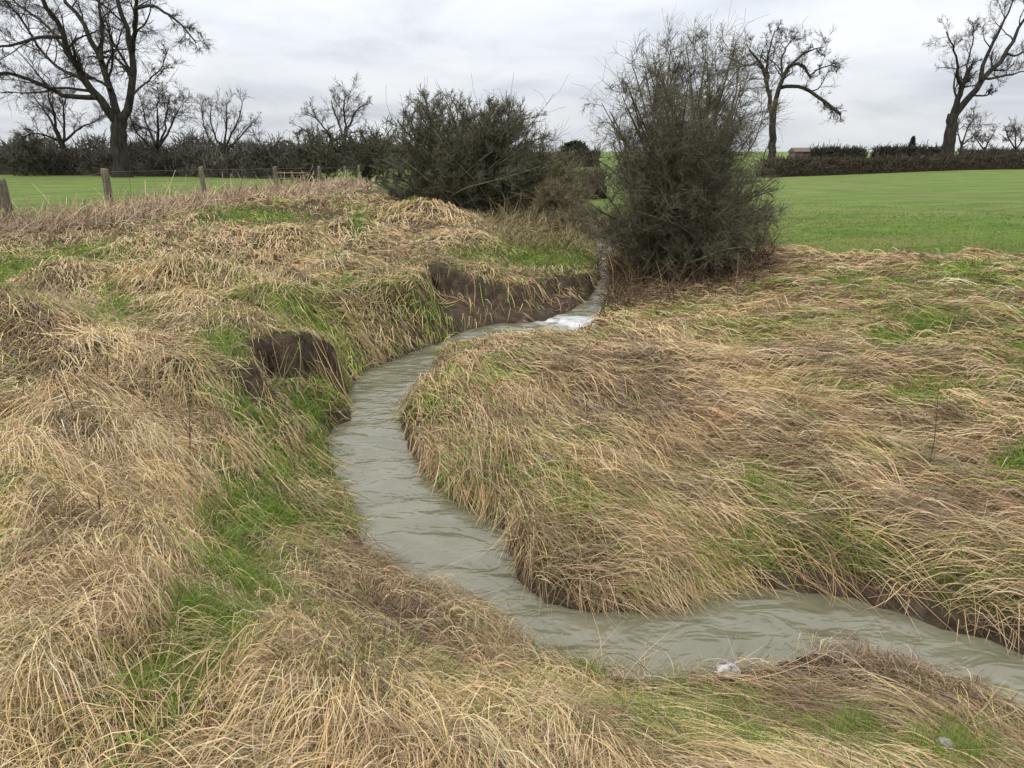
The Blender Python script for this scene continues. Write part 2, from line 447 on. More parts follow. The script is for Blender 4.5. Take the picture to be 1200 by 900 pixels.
# ------------------------------------------------------------------ water
def build_water():
    # strip along the stream: s follows the bank pairs, t runs across
    def resample(P, n):
        seg = np.hypot(*np.diff(P, axis=0).T)
        s = np.concatenate([[0], np.cumsum(seg)])
        q = np.linspace(0, s[-1], n)
        return np.stack([np.interp(q, s, P[:, 0]), np.interp(q, s, P[:, 1])], -1)
    x0, x1, y0, y1, st = -3.2, 14, -0.4, 34, 0.05
    xs, ys = np.arange(x0, x1, st), np.arange(y0, y1, st)
    x, y = np.meshgrid(xs, ys, indexing='ij')
    d = sdf(x, y, WATER)
    keep = d < 0.28
    zz = water_z(y)
    riff = np.exp(-((y - 10.75) / 0.6) ** 4) * sstep(0.0, 0.35, x)
    zz = zz + (0.02 * (fbm(x, y, .5, 31) - .5) + 0.012 * (vnoise(x + .4 * y, y, .16, 32) - .5)) * (1 + 2.2 * riff)
    # standing waves where the stream narrows
    wv = np.exp(-((y - 6.25) / .35) ** 2) * np.exp(-((x + 1.25) / .5) ** 2)
    zz = zz + .022 * wv * np.sin((y + .25 * x + .3 * (x + 1.25) ** 2) * 2 * np.pi / .24)
    foam_glint = np.clip(riff * (.06 + .7 * sstep(.45, .66, fbm(x, y * .6, .2, 33))) + .7 * np.exp(-((y - 16.5) / 1.6) ** 2) * fbm(x, y, .7, 34, 2), 0, 1)  # foam, and sky glints painted in the same white
    ids = np.full(x.shape, -1); ids[keep] = np.arange(keep.sum())
    q = np.stack([ids[:-1, :-1], ids[1:, :-1], ids[1:, 1:], ids[:-1, 1:]], -1).reshape(-1, 4)
    q = q[(q >= 0).all(1)]
    m, nt, N, Lk, out = new_mat('muddy_stream_water')
    geo = N('ShaderNodeNewGeometry')
    def noise(scale, det, stretch=(1, 1, 1), dist=0.0):
        mp = N('ShaderNodeMapping'); mp.inputs['Scale'].default_value = stretch
        n = N('ShaderNodeTexNoise'); n.inputs['Scale'].default_value = scale; n.inputs['Detail'].default_value = det
        n.inputs['Distortion'].default_value = dist
        Lk(geo.outputs['Position'], mp.inputs[0]); Lk(mp.outputs[0], n.inputs['Vector']); return n
    rp = N('ShaderNodeValToRGB')
    rp.color_ramp.elements[0].position = .3; rp.color_ramp.elements[1].position = .72
    rp.color_ramp.elements[0].color = (.118, .110, .068, 1); rp.color_ramp.elements[1].color = (.165, .155, .102, 1)
    Lk(noise(1.6, 5, (1, 1, 1), 1.5).outputs['Fac'], rp.inputs[0])
    af = N('ShaderNodeAttribute', attribute_name='foam_glint')
    mx = N('ShaderNodeMix', data_type='RGBA'); mx.inputs[7].default_value = (.62, .63, .62, 1)
    Lk(af.outputs['Fac'], mx.inputs[0]); Lk(rp.outputs[0], mx.inputs[6])
    p = N('ShaderNodeBsdfPrincipled'); p.inputs['IOR'].default_value = 1.55
    ra = N('ShaderNodeMath', operation='MULTIPLY_ADD'); ra.inputs[1].default_value = .5; ra.inputs[2].default_value = .04
    Lk(af.outputs['Fac'], ra.inputs[0]); Lk(ra.outputs[0], p.inputs['Roughness'])
    Lk(mx.outputs[2], p.inputs['Base Color'])
    b1 = N('ShaderNodeBump'); b1.inputs['Strength'].default_value = .75; b1.inputs['Distance'].default_value = .07
    b2 = N('ShaderNodeBump'); b2.inputs['Strength'].default_value = .28; b2.inputs['Distance'].default_value = .016
    Lk(noise(2.8, 3, (1, 1.7, 1), .5).outputs['Fac'], b1.inputs['Height'])
    Lk(noise(16, 3, (1, 1.4, 1), .3).outputs['Fac'], b2.inputs['Height'])
    Lk(b1.outputs[0], b2.inputs['Normal']); Lk(b2.outputs[0], p.inputs['Normal'])
    Lk(p.outputs[0], out.inputs[0])
    o = mesh_obj('stream_water', np.stack([x[keep], y[keep], zz[keep]], -1), q, m, attrs={'foam_glint': foam_glint[keep]})
    tag(o, 'murky grey green stream winding between the banks', 'stream', kind='structure')
build_water()

# ------------------------------------------------------------------ grass
# combing directions seen on the banks: position, then direction on the image, turned into ground directions
FLOW = []
for (u, v, du, dv) in [(510, 480, .5, .9), (530, 540, .6, .8), (560, 500, .7, .7), (590, 570, .8, .6), (600, 450, .8, .4), (660, 540, 1, .45), (680, 600, 1, .3), (640, 650, 1, .15), (640, 690, 1, .12), (700, 690, 1, .06), (780, 690, 1, .04), (760, 640, 1, .2),
                       (740, 480, 1, .25), (850, 500, 1, .2), (850, 590, 1, .25), (900, 560, 1, .22), (950, 480, 1, .05), (1050, 520, 1, .06), (1150, 560, 1, .12), (1000, 600, 1, .25), (1060, 640, 1, .25), (940, 660, 1, .35), (850, 660, .8, .4), (1150, 640, 1, .2),
                       (1150, 720, -.6, .6), (1080, 690, 1, .2), (1100, 420, 1, .08), (800, 430, 1, .12), (700, 420, 1, .2), (900, 430, 1, .0), (760, 370, .5, .2), (1000, 350, 1, .05), (850, 350, .8, .1), (950, 850, 1, .45), (1100, 850, 1, .5), (820, 850, .8, .7), (700, 870, .5, .9),
                       (560, 800, .6, -.7), (450, 700, .8, .2), (400, 830, -.8, .6), (300, 880, -.7, .5), (150, 760, -.8, .5), (60, 840, -.8, .4), (60, 560, -.8, .6), (160, 640, -.3, .7), (220, 540, .5, .6),
                       (150, 470, -.5, .5), (100, 330, -.6, .2), (300, 300, .8, .1), (420, 260, .6, .3), (540, 260, 1, .5), (430, 400, .7, .5), (330, 400, .4, .8), (370, 600, .8, .2), (200, 380, -.6, .4)]:
    zf = -.02 if u < 500 or v > 770 else (-.45 if v > 480 else -.25)
    xa, ya = on_plane(u, v, zf)
    xb, yb = on_plane(u + du * 6, v + dv * 6, zf)
    n = math.hypot(xb - xa, yb - ya)
    FLOW.append((xa, ya, (xb - xa) / n, (yb - ya) / n))
FLOW = np.array(FLOW)

def flow_angle(x, y):
    fx = np.zeros_like(x); fy = np.zeros_like(x)
    for (a, b, c, d) in FLOW:
        w = 1.0 / (((x - a) ** 2 + (y - b) ** 2) / (0.3 + 0.05 * b) + .15) ** 1.5
        fx += w * c; fy += w * d
    n = np.hypot(fx, fy) + 1e-9
    return fx / n, fy / n

def ribbons(P, W, side, col):
    """P (N,K,3) centre lines, W (N,K) half widths, side (N,K,3) unit across vectors"""
    N_, K = P.shape[:2]
    V = np.stack([P - side * W[..., None], P + side * W[..., None]], 2).reshape(-1, 3)
    base = (np.arange(N_) * K * 2)[:, None]
    k = np.arange(K - 1)[None, :] * 2
    q = np.stack([base + k, base + k + 1, base + k + 3, base + k + 2], -1).reshape(-1, 4)
    C = np.repeat(col, 2 * K, axis=0) if col.ndim == 2 else np.repeat(col.reshape(-1, 3), 2, axis=0)
    return V, q, C

def blade_width(r):
    return np.maximum(0.0012, 0.00045 * r)      # half width

def sample_ground(n, rmin, rmax, thmin=-0.74, thmax=0.74):
    r = np.exp(rng.uniform(math.log(rmin), math.log(rmax), n))
    th = rng.uniform(thmin, thmax, n)
    return r * np.sin(th), r * np.cos(th)

STRAW = np.array([(.74, .57, .325), (.68, .505, .27), (.60, .445, .235), (.48, .36, .205), (.72, .585, .37), (.48, .34, .165)])
BROWNS = np.array([(.20, .135, .075), (.26, .18, .105), (.15, .10, .06), (.30, .215, .14), (.23, .175, .12)])
GREENS = np.array([(.125, .225, .03), (.17, .27, .042), (.10, .18, .03), (.21, .29, .055), (.24, .27, .075)])
OLIVES = np.array([(.27, .25, .085), (.33, .29, .11), (.22, .215, .07)])

def lie_down(x, y, ax, ay, L, lift, K=5, curl=0.3, jit=0.015, tiplift=0.0, bend=None):
    """blades that rise a little, lean over and lie along the ground, water or bank"""
    n = len(x)
    t = np.linspace(0, 1, K)[None, :]
    k = rng.normal(0, curl, n)[:, None]
    k2 = rng.normal(0, curl, n)[:, None]
    if bend is not None: k = k + bend[:, None]
    lat = k * t ** 2 + k2 * (t ** 3 - t * .4)
    px = x[:, None] + L[:, None] * (ax[:, None] * t - ay[:, None] * lat)
    py = y[:, None] + L[:, None] * (ay[:, None] * t + ax[:, None] * lat)
    g = height(px, py)
    g = np.maximum(g, water_z(py) + 0.004)
    # blades do not follow every dip: smooth the ground under them
    gs = g.copy()
    gs[:, 1:-1] = np.maximum(g[:, 1:-1], 0.5 * (g[:, :-2] + g[:, 2:]) - 0.02)
    for _ in range(2):
        gs[:, 1:-1] = .25 * gs[:, :-2] + .5 * gs[:, 1:-1] + .25 * gs[:, 2:]
    hh = lift[:, None] * np.sin(np.pi * np.clip(t, 0, 1) ** .62) + tiplift * t ** 2 + rng.uniform(0, jit, n)[:, None] + jit * .5 * np.sin(t * rng.uniform(2, 6, n)[:, None] + rng.uniform(0, 6, n)[:, None])
    return np.stack([px, py, gs + hh], -1)

def finish(P, w, col, roll_sd=0.7, taper=None):
    n, K = P.shape[:2]
    col = col * np.minimum(1, .60 / np.maximum(col.max(-1, keepdims=True), 1e-6))
    tan = np.gradient(P, axis=1)
    tan /= np.linalg.norm(tan, axis=-1, keepdims=True) + 1e-9
    up = np.zeros_like(tan); up[..., 2] = 1
    s = np.cross(tan, up); s += rng.normal(0, .05, s.shape)
    s /= np.linalg.norm(s, axis=-1, keepdims=True) + 1e-9
    u2 = np.cross(s, tan)
    ro = rng.normal(0, roll_sd, n)[:, None, None] + np.linspace(0, 1, K)[None, :, None] * rng.normal(0, .5, n)[:, None, None]
    side = s * np.cos(ro) + u2 * np.sin(ro)
    tp = np.interp(np.linspace(0, 1, K), [0, .35, .75, 1], [.75, 1, .8, .12]) if taper is None else taper
    return ribbons(P, w[:, None] * tp[None, :], side, col)

def pick(pal, n):
    c = pal[rng.integers(0, len(pal), n)] * rng.uniform(.78, 1.22, n)[:, None]
    return c * (1 + rng.normal(0, .04, (n, 3)))

def limit(x, y, ax, ay, L):
    # blades that would float out over the stream or hang across an earth face end there
    c0 = look(cut, x, y)
    out = L.copy()
    g0_ = look(GREEN, x, y)
    hang = rng.random(len(x)) < .7
    reach = -np.abs(rng.normal(.02, .06, len(x)))
    for f in (.12, .24, .36, .48, .6, .72, .86, 1.0):
        px, py = x + ax * L * f, y + ay * L * f
        bad = (look(D, px, py) < reach) | ((look(cut, px, py) > .10) & (c0 < .10) & (hang | (L * f > .16))) | ((look(GREEN, px, py) > .65) & (g0_ < .5))
        out = np.where(bad, np.minimum(out, L * (f - .06)), out)
    return out

def locks(n_locks, per, rmin, rmax, side, K=5, th=.74):
    """clumps of combed dry grass"""
    cx, cy = sample_ground(n_locks, rmin, rmax, -th, th)
    d = look(D, cx, cy); rs = look(RIGHTSIDE, cx, cy)
    sl = look(SLOPE, cx, cy); pa = look(PAST, cx, cy); ct = look(cut, cx, cy); gr = look(GREEN, cx, cy)
    ok = (d > 0.03) & (cy > .4) & (pa < .75) & (sl < np.where(look(LIP, cx, cy) > .3, 3.5, 1.6)) & (rng.random(n_locks) > ct * np.where(cy > 8.5, np.where(cx > .75, .5, .93), .45)) & (rng.random(n_locks) > sstep(.15, .75, gr) * .88)
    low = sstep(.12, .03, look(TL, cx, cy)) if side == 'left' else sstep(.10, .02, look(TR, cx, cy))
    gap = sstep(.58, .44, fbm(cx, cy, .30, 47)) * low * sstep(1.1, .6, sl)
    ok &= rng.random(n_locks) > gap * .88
    ok &= rng.random(n_locks) > look(STONE, cx, cy) * 1.3
    # sparse right at the steep right water edge, where the dark bank shows
    ok &= (rng.random(n_locks) > .75 * sstep(.16, .05, d) * (rs > .5) * sstep(.3, .9, cx) * sstep(5, 4.4, cy))
    ok &= (rs > .5) if side == 'right' else (rs <= .5)
    cx, cy = cx[ok], cy[ok]
    n = len(cx)
    d, gr, br, pa = look(D, cx, cy), look(GREEN, cx, cy), look(BROWN, cx, cy), look(PAST, cx, cy)
    r = np.hypot(cx, cy)
    fx, fy = flow_angle(cx, cy)
    ang = np.arctan2(fy, fx)
    if side == 'left':
        gxv, gyv = -look(TGX, cx, cy), -look(TGY, cx, cy)
        sx, sy = -look(GRADX, cx, cy) * .5, -look(GRADY, cx, cy) * .5
        vx, vy = fx * .5 + gxv * 2.4 + sx * .3, fy * .5 + gyv * 2.4 + sy * .3
        ang = np.arctan2(vy, vx) + (vnoise(cx, cy, .45, 41) - .5) * 3.0 + rng.normal(0, .28, n)
        L = rng.uniform(.18, .46, n) * (1 - .25 * sstep(5, 9, r))
        lift = (rng.uniform(.015, .09, n) + .07 * (rng.random(n) < .18)) * (1 - .35 * sstep(4, 7, r))
        comb = sstep(.1, .7, cx) * sstep(3.6, 2.9, cy)        # long combed grass on the near bank
        ang = np.where(rng.random(n) < comb, np.arctan2(fy, fx) + (vnoise(cx, cy, .4, 46) - .5) * 1.0 + rng.normal(0, .15, n), ang)
        L = L * (1 + .7 * comb); lift = lift * (1 - .5 * comb)
    else:
        ang = ang + (fbm(cx, cy, .7, 42) - .5) * 1.3 + rng.normal(0, .24, n)
        L = rng.uniform(.22, .62, n)
        lift = rng.uniform(.008, .05, n) + .06 * (rng.random(n) < .12)
        near = sstep(.5, .05, d)
        lift += .03 * near
    # at the water's edge part of the grass leans over and trails into the stream
    edge = rng.random(n) < (.30 if side == 'right' else .5) * sstep(.26, .06, d)
    ang = np.where(edge, np.arctan2(-look(DGY, cx, cy), -look(DGX, cx, cy)) + rng.normal(0, .55, n), ang)
    L = np.where(edge, L * .75, L)
    # colours by place: bleached tops, old thatch below, with gap shade painted in
    q = rng.random(n)
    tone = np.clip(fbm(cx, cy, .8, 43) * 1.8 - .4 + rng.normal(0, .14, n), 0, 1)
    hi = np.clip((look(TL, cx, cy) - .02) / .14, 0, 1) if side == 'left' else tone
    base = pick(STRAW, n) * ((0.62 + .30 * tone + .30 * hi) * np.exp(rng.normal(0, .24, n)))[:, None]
    brown = pick(BROWNS, n) * np.exp(rng.normal(0, .25, n))[:, None]
    oliv = pick(OLIVES, n)
    grn = pick(GREENS, n) * 1.05
    if side == 'right':
        base = base * np.array([.97, .95, .95])
    bf = np.clip(br * .9 + (vnoise(cx, cy, .5, 44) - .55) * 1.2, 0, .95)
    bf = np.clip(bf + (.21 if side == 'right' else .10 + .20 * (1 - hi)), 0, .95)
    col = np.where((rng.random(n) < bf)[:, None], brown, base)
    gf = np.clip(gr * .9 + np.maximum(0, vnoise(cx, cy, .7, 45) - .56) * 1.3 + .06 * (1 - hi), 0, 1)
    col = np.where((rng.random(n) < gf * .6)[:, None], oliv, col)
    col = np.where((rng.random(n) < gf * .45)[:, None], grn, col)
    idx = np.repeat(np.arange(n), per)
    m = len(idx)
    spread = (.028 + .012 * r)[idx]
    bx = cx[idx] + rng.normal(0, 1, m) * spread
    by = cy[idx] + rng.normal(0, 1, m) * spread
    a = ang[idx] + rng.normal(0, .16 if side == 'right' else .17, m)
    LL = L[idx] * rng.uniform(.6, 1.15, m)
    okb = look(D, bx, by) > 0.0
    LL = limit(bx, by, np.cos(a), np.sin(a), LL)
    okb &= LL > np.where(look(LIP, bx, by) < .2, .11, .04)
    P = lie_down(bx[okb], by[okb], np.cos(a)[okb], np.sin(a)[okb], LL[okb], (lift[idx] * rng.uniform(.5, 1.5, m))[okb], K=K, curl=.13 if side == 'right' else .15, jit=.03, bend=(rng.normal(0, .16 if side == 'right' else .48, n)[idx])[okb])
    c = col[idx][okb] * rng.uniform(.75, 1.25, okb.sum())[:, None]
    w = blade_width(np.hypot(bx, by))[okb] * rng.uniform(.6, 1.25, okb.sum())
    return finish(P, w, np.maximum(c, .01))

def fresh(n, rmin, rmax, thr, hmin, hmax, pal, spread=.55, use=None, K=4, wmul=1.0, keepout=True):
    """upright green or dry blades in tufts"""
    x, y = sample_ground(n, rmin, rmax)
    f = look(GREEN if use is None else use, x, y)
    ok = (rng.random(n) < f * thr) & (look(D, x, y) > .02) & (y > .4)
    ok &= ~((look(cut, x, y) > .4) & (y > 8.5))
    if keepout: ok &= (look(PAST, x, y) < .8) & (look(SLOPE, x, y) < 2.2)
    x, y = x[ok], y[ok]
    n = len(x)
    # gather into tufts
    tx, ty = np.round(x / .09) * .09, np.round(y / .09) * .09
    x = x + (tx - x) * .35; y = y + (ty - y) * .35
    a = vnoise(x, y, .12, 51) * 12 + rng.normal(0, .8, n)
    L = rng.uniform(hmin, hmax, n)
    lean = np.abs(rng.normal(0, spread, n)) + .12
    t = np.linspace(0, 1, K)[None, :]
    hor = (lean[:, None] * t + lean[:, None] * .9 * t ** 2) * L[:, None] * .6
    px = x[:, None] + np.cos(a)[:, None] * hor
    py = y[:, None] + np.sin(a)[:, None] * hor
    z = height(x, y)[:, None] + L[:, None] * (t - np.clip(lean, 0, 1.3)[:, None] * .42 * t ** 2.2)
    P = np.stack([px, py, z], -1)
    c = pick(pal, n)
    w = blade_width(np.hypot(x, y)) * rng.uniform(.6, 1.1, n) * wmul
    return finish(P, w, np.maximum(c, .01), 1.2)

def stuff(name, parts, mat, label, cat):
    g = Geo()
    for V, q, C in parts: g.add(V, [q], C)
    return tag(g.build(name, mat, None, smooth=False), label, cat, kind='stuff')

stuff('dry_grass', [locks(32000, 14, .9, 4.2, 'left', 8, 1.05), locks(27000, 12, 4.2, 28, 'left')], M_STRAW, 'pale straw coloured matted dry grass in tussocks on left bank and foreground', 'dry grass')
stuff('flattened_grass', [locks(18500, 11, 2.6, 5.5, 'right', 6, .92), locks(34000, 11, 5.5, 27, 'right')], M_STRAW, 'brown and straw grass combed flat by flood on the right bank', 'flattened grass')
stuff('green_grass', [fresh(330000, 1.1, 5, 1.0, .07, .19, GREENS), fresh(220000, 5, 26, .9, .07, .17, GREENS), fresh(40000, 1.1, 20, .35, .10, .24, OLIVES)], M_GREEN, 'fresh green grass growing in patches among the dry grass', 'green grass')
# loose pale stems standing out of the mat
STAND = np.clip(.12 + .9 * patch(225, 310, 60, 60) + .5 * patch(760, 370, 90, 25) + .8 * patch(520, 450, 40, 40) + .9 * patch(560, 745, 60, 40) + .5 * patch(900, 765, 60, 20) + .4 * patch(380, 215, 120, 30)+ .45 * np.exp(-(D / .16) ** 2), 0, 1) * (1 - PAST)
stuff('standing_grass_stems', [fresh(24000, 1.1, 25, .5, .12, .32, STRAW, .85, STAND, 6, .6)], M_STRAW, 'thin pale dry grass stems standing up from the matted banks', 'grass stems')

# short pasture turf
def turf():
    n = 150000
    r = np.exp(rng.uniform(math.log(11), math.log(34), n)); th = rng.uniform(-.72, .72, n)
    x, y = r * np.sin(th), r * np.cos(th)
    ok = (rng.random(n) < pasture(x, y) * sstep(34, 14, r)) & ((x > 2.5) | (x < -6))
    x, y, r = x[ok], y[ok], r[ok]
    n = len(x)
    a = rng.uniform(0, 6.28, n); L = rng.uniform(.03, .075, n) * (1 + .004 * r)
    t = np.linspace(0, 1, 3)[None, :]
    P = np.stack([x[:, None] + np.cos(a)[:, None] * L[:, None] * .9 * t ** 1.5, y[:, None] + np.sin(a)[:, None] * L[:, None] * .9 * t ** 1.5, height(x, y)[:, None] - .01 + L[:, None] * t * .8], -1)
    mot = fbm(x * .55, y, 5, 61); mo2 = fbm(x * .5, y, 2.2, 62)
    base = np.array([.155, .235, .045]) * rng.uniform(.85, 1.15, n)[:, None]
    dry = np.array([.24, .235, .085]) * rng.uniform(.85, 1.15, n)[:, None]
    c = np.where((rng.random(n) < .06 + .65 * sstep(.45, .62, mot))[:, None], dry, base) * (.58 + .66 * mo2)[:, None]
    return finish(P, .00050 * r * rng.uniform(.6, 1.2, n), c, 1.0, np.array([1, .8, .15]))
stuff('pasture_grass', [turf()], M_GREEN, 'short grazed green grass of the pastures', 'pasture grass')

# ------------------------------------------------------------------ woody plants
def tubes(P, R, sides):
    N_, K = P.shape[:2]
    tan = np.gradient(P, axis=1)
    tan /= np.linalg.norm(tan, axis=-1, keepdims=True) + 1e-9
    ref = np.where((np.abs(tan.mean(1)[:, 2]) > .7)[:, None], np.array([1., 0, 0]), np.array([0, 0, 1.]))[:, None, :]
    u = np.cross(tan, np.broadcast_to(ref, tan.shape)); u /= np.linalg.norm(u, axis=-1, keepdims=True) + 1e-9
    w = np.cross(tan, u)
    a = np.arange(sides) * 2 * np.pi / sides
    V = P[:, :, None, :] + R[:, :, None, None] * (u[:, :, None, :] * np.cos(a)[None, None, :, None] + w[:, :, None, :] * np.sin(a)[None, None, :, None])
    ids = np.arange(N_ * K * sides).reshape(N_, K, sides)
    nx = np.roll(ids, -1, axis=2)
    q = np.stack([ids[:, :-1], nx[:, :-1], nx[:, 1:], ids[:, 1:]], -1).reshape(-1, 4)
    return V.reshape(-1, 3), q

def spawn(P, R, n, t0, t1, ang, asd, L, Lsd, K, rs, rmin, up=0.0, wob=.15, wind=(0, 0, 0), g=rng, tfall=.5):
    """n children per parent branch"""
    N_, KP = P.shape[:2]
    par = np.repeat(np.arange(N_), n); m = len(par)
    t = g.uniform(t0, t1, m)
    f = t * (KP - 1); i = np.minimum(f.astype(int), KP - 2); fr = (f - i)[:, None]
    p0 = P[par, i] * (1 - fr) + P[par, i + 1] * fr
    r0 = R[par, i] * (1 - fr[:, 0]) + R[par, i + 1] * fr[:, 0]
    tan = P[par, i + 1] - P[par, i]; tan /= np.linalg.norm(tan, axis=1, keepdims=True) + 1e-9
    rv = g.normal(0, 1, (m, 3)); q = np.cross(tan, rv); q /= np.linalg.norm(q, axis=1, keepdims=True) + 1e-9
    an = np.abs(g.normal(ang, asd, m))[:, None]
    d = tan * np.cos(an) + q * np.sin(an)
    plen = np.linalg.norm(np.diff(P, axis=1), axis=-1).sum(1)[par]
    ln = plen * L * np.exp(g.normal(0, Lsd, m)) * (1 - tfall * t)
    out = np.zeros((m, K, 3)); out[:, 0] = p0
    step = (ln / (K - 1))[:, None]
    cv = g.normal(0, wob, (m, 3))
    for k in range(1, K):
        d = d + cv * .5 + g.normal(0, wob, (m, 3)) + np.array([wind[0], wind[1], up + wind[2]]) * (1.0 / K) * 2
        d /= np.linalg.norm(d, axis=1, keepdims=True) + 1e-9
        out[:, k] = out[:, k - 1] + d * step
    rr = np.maximum(np.minimum(r0 * rs, r0 * .9), rmin)
    tap = np.linspace(1, .35, K)[None, :]
    return out, np.maximum(rr[:, None] * tap, rmin * .7)

def resamp(pts, rad, K):
    pts, rad = np.asarray(pts, float), np.asarray(rad, float)
    s = np.concatenate([[0], np.cumsum(np.linalg.norm(np.diff(pts, axis=0), axis=1))])
    q = np.linspace(0, s[-1], K)
    # smooth interpolation: linear then averaged
    o = np.stack([np.interp(q, s, pts[:, k]) for k in range(3)], -1)
    o2 = o.copy(); o2[1:-1] = .5 * o[1:-1] + .25 * (o[:-2] + o[2:])
    return o2, np.interp(q, s, rad)

def twig_geo(levels, cols, sides, g):
    geo = Geo()
    for (P, R), c, sd in zip(levels, cols, sides):
        V, q = tubes(P, R, sd)
        cc = np.array(c)[None, :] * g.uniform(.7, 1.3, len(P))[:, None]
        geo.add(V, [q], np.repeat(cc, P.shape[1] * sd, axis=0))
    return geo

def traced_tree(name, label, cat, limbs, y, seed, dens=(7, 7, 6), spread=1.0, wind=(0, 0, 0), lens=(.42, .45, .5), rmin=.016, cols=((.035, .03, .024), (.045, .038, .031), (.06, .05, .041)), up=.18, base_z=None, dscale=1.0, group=None):
    """limbs: [(points on the photo, width in pixels start, end, depth drift)] traced at distance y, then given depth"""
    g = np.random.default_rng(seed)
    s = y / F / CP
    P0, R0 = [], []
    bx = None
    for i, (pts, w0, w1, drift) in enumerate(limbs):
        n = len(pts)
        p3 = []
        for k, (u, v) in enumerate(pts):
            yy = y + (drift[0] + (drift[1] - drift[0]) * k / (n - 1)) * dscale
            p3.append(at_depth(u, v, yy))
        p3 = np.array(p3)
        if i == 0:
            bz = float(height(p3[0, 0], p3[0, 1])) - .15
            p3[0, 2] = min(p3[0, 2], bz) if base_z is None else base_z
            bx = (p3[0, 0], p3[0, 1], p3[0, 2])
        K = 12
        p, r = resamp(p3, np.linspace(w0, w1, n) * .44 * s, K)
        p[1:-1] += g.normal(0, .012 * np.linalg.norm(p[-1] - p[0]), (K - 2, 3)) * .6
        if i == 0:
            r[0] *= 1.35; r[1] *= 1.1
        P0.append(p); R0.append(r)
    P0, R0 = np.array(P0), np.array(R0)
    e = empty(name, bx)
    tag(e, label, cat, group)
    V, q = tubes(P0, R0, 9)
    mesh_obj('trunk', V, q, M_BARK, e)
    B = P0[1:] if len(P0) > 1 else P0
    RB = R0[1:] if len(P0) > 1 else R0
    L1 = spawn(B, RB, dens[0], .25, 1.0, .75, .25, lens[0], .35, 8, .45, rmin * 1.5, up, .14, wind, g)
    L2 = spawn(*L1, dens[1], .2, 1.0, .7, .25, lens[1] * 1.15, .35, 6, .5, rmin, up * .6, .16, wind, g, .35)
    L3 = spawn(*L2, dens[2], .2, 1.0, .6, .25, lens[2] * 1.15, .35, 4, .55, rmin * .7, up * .4, .18, wind, g, .3)
    L4 = spawn(*L3, dens[3] if len(dens) > 3 else 6, .1, 1.0, .5, .22, .62, .35, 3, .6, rmin * .42, up * .6, .14, wind, g, .3)
    twig_geo([L1, L2, L3, L4], cols + (cols[-1],), (5, 3, 3, 3), g).build('crown', M_TWIG, e)
    return e

# --- big trees traced from the photograph
traced_tree('bare_tree', 'largest bare tree on the left with many spreading dark limbs above the field hedge', 'tree', [
    ([(144, 207), (141, 180), (139, 158), (140, 138)], 21, 17, (0, 0)),
    ([(139, 145), (131, 127), (110, 113), (90, 83), (78, 50), (67, 30), (50, 0), (38, -28)], 11, 3.5, (0, -3)),
    ([(140, 142), (136, 128), (131, 110), (120, 73), (110, 47), (97, 27), (77, 0), (62, -30)], 10, 3, (0, 3)),
    ([(119, 72), (121, 50), (120, 33), (115, 0), (112, -30)], 5.5, 2.5, (1, 4)),
    ([(142, 142), (148, 132), (155, 117), (158, 83), (155, 60), (147, 27), (137, 0), (128, -35)], 11, 3.5, (0, 1)),
    ([(155, 62), (158, 33), (160, 0), (165, -32)], 6, 2.5, (.5, -3)),
    ([(159, 10), (170, 6), (182, 7), (203, 20), (217, 33), (230, 50)], 4, 1.5, (-2, -3)),
    ([(112, 114), (100, 115), (73, 112), (53, 100), (27, 88), (0, 85), (-28, 92)], 6.5, 2.2, (-1, -4)),
    ([(75, 44), (60, 44), (43, 43), (20, 52), (0, 55), (-25, 62)], 4.5, 1.8, (-2.5, -5)),
    ([(98, 95), (85, 88), (70, 80), (48, 60), (30, 30), (10, 5), (-8, -15)], 4.5, 1.6, (-1, 4)),
    ([(84, 70), (70, 45), (42, 20), (20, 5), (0, -20)], 4, 1.5, (-1, 2)),
    ([(157, 110), (166, 100), (178, 92), (190, 78), (196, 60)], 2.6, 1.0, (0, 2)),
    ([(129, 105), (112, 92), (95, 88), (72, 92)], 4, 1.5, (.5, 4))],
    60, 101, (10, 8, 6, 5), up=.10, rmin=.015, lens=(.36, .45, .5))

traced_tree('bare_tree', 'windswept bare tree with two leaning dark limbs and a broken stub beyond right hedge', 'tree', [
    ([(1110, 186), (1111, 172), (1114, 152), (1117, 134)], 15, 12.5, (0, 0)),
    ([(1116, 138), (1120, 124), (1126, 110), (1130, 95), (1138, 78)], 8, 4.5, (0, -1)),
    ([(1127, 100), (1121, 92), (1122, 80), (1123, 73), (1116, 54), (1109, 37)], 4.5, 1.2, (-.5, -2)),
    ([(1132, 92), (1134, 74), (1140, 50), (1141, 30)], 2.4, 1, (-1, 1)),
    ([(1117, 137), (1123, 128), (1138, 115), (1150, 93), (1167, 76), (1182, 61), (1192, 44), (1200, 27), (1208, 8)], 9, 2, (0, 2)),
    ([(1149, 94), (1151, 80), (1156, 67), (1166, 48), (1175, 27), (1183, 10), (1188, -6)], 5.5, 1.2, (.5, 0)),
    ([(1154, 92), (1165, 92), (1176, 88), (1190, 87), (1205, 80)], 3.2, 1.2, (.5, 3)),
    ([(1141, 112), (1150, 112), (1158, 112), (1160, 104)], 2.5, 1.2, (.2, -1)),
    ([(1180, 63), (1190, 66), (1202, 60), (1215, 52)], 3, 1, (1.5, 3))],
    80, 102, (7, 7, 5), rmin=.016, lens=(.42, .45, .5), wind=(.10, 0, .1), up=.30)

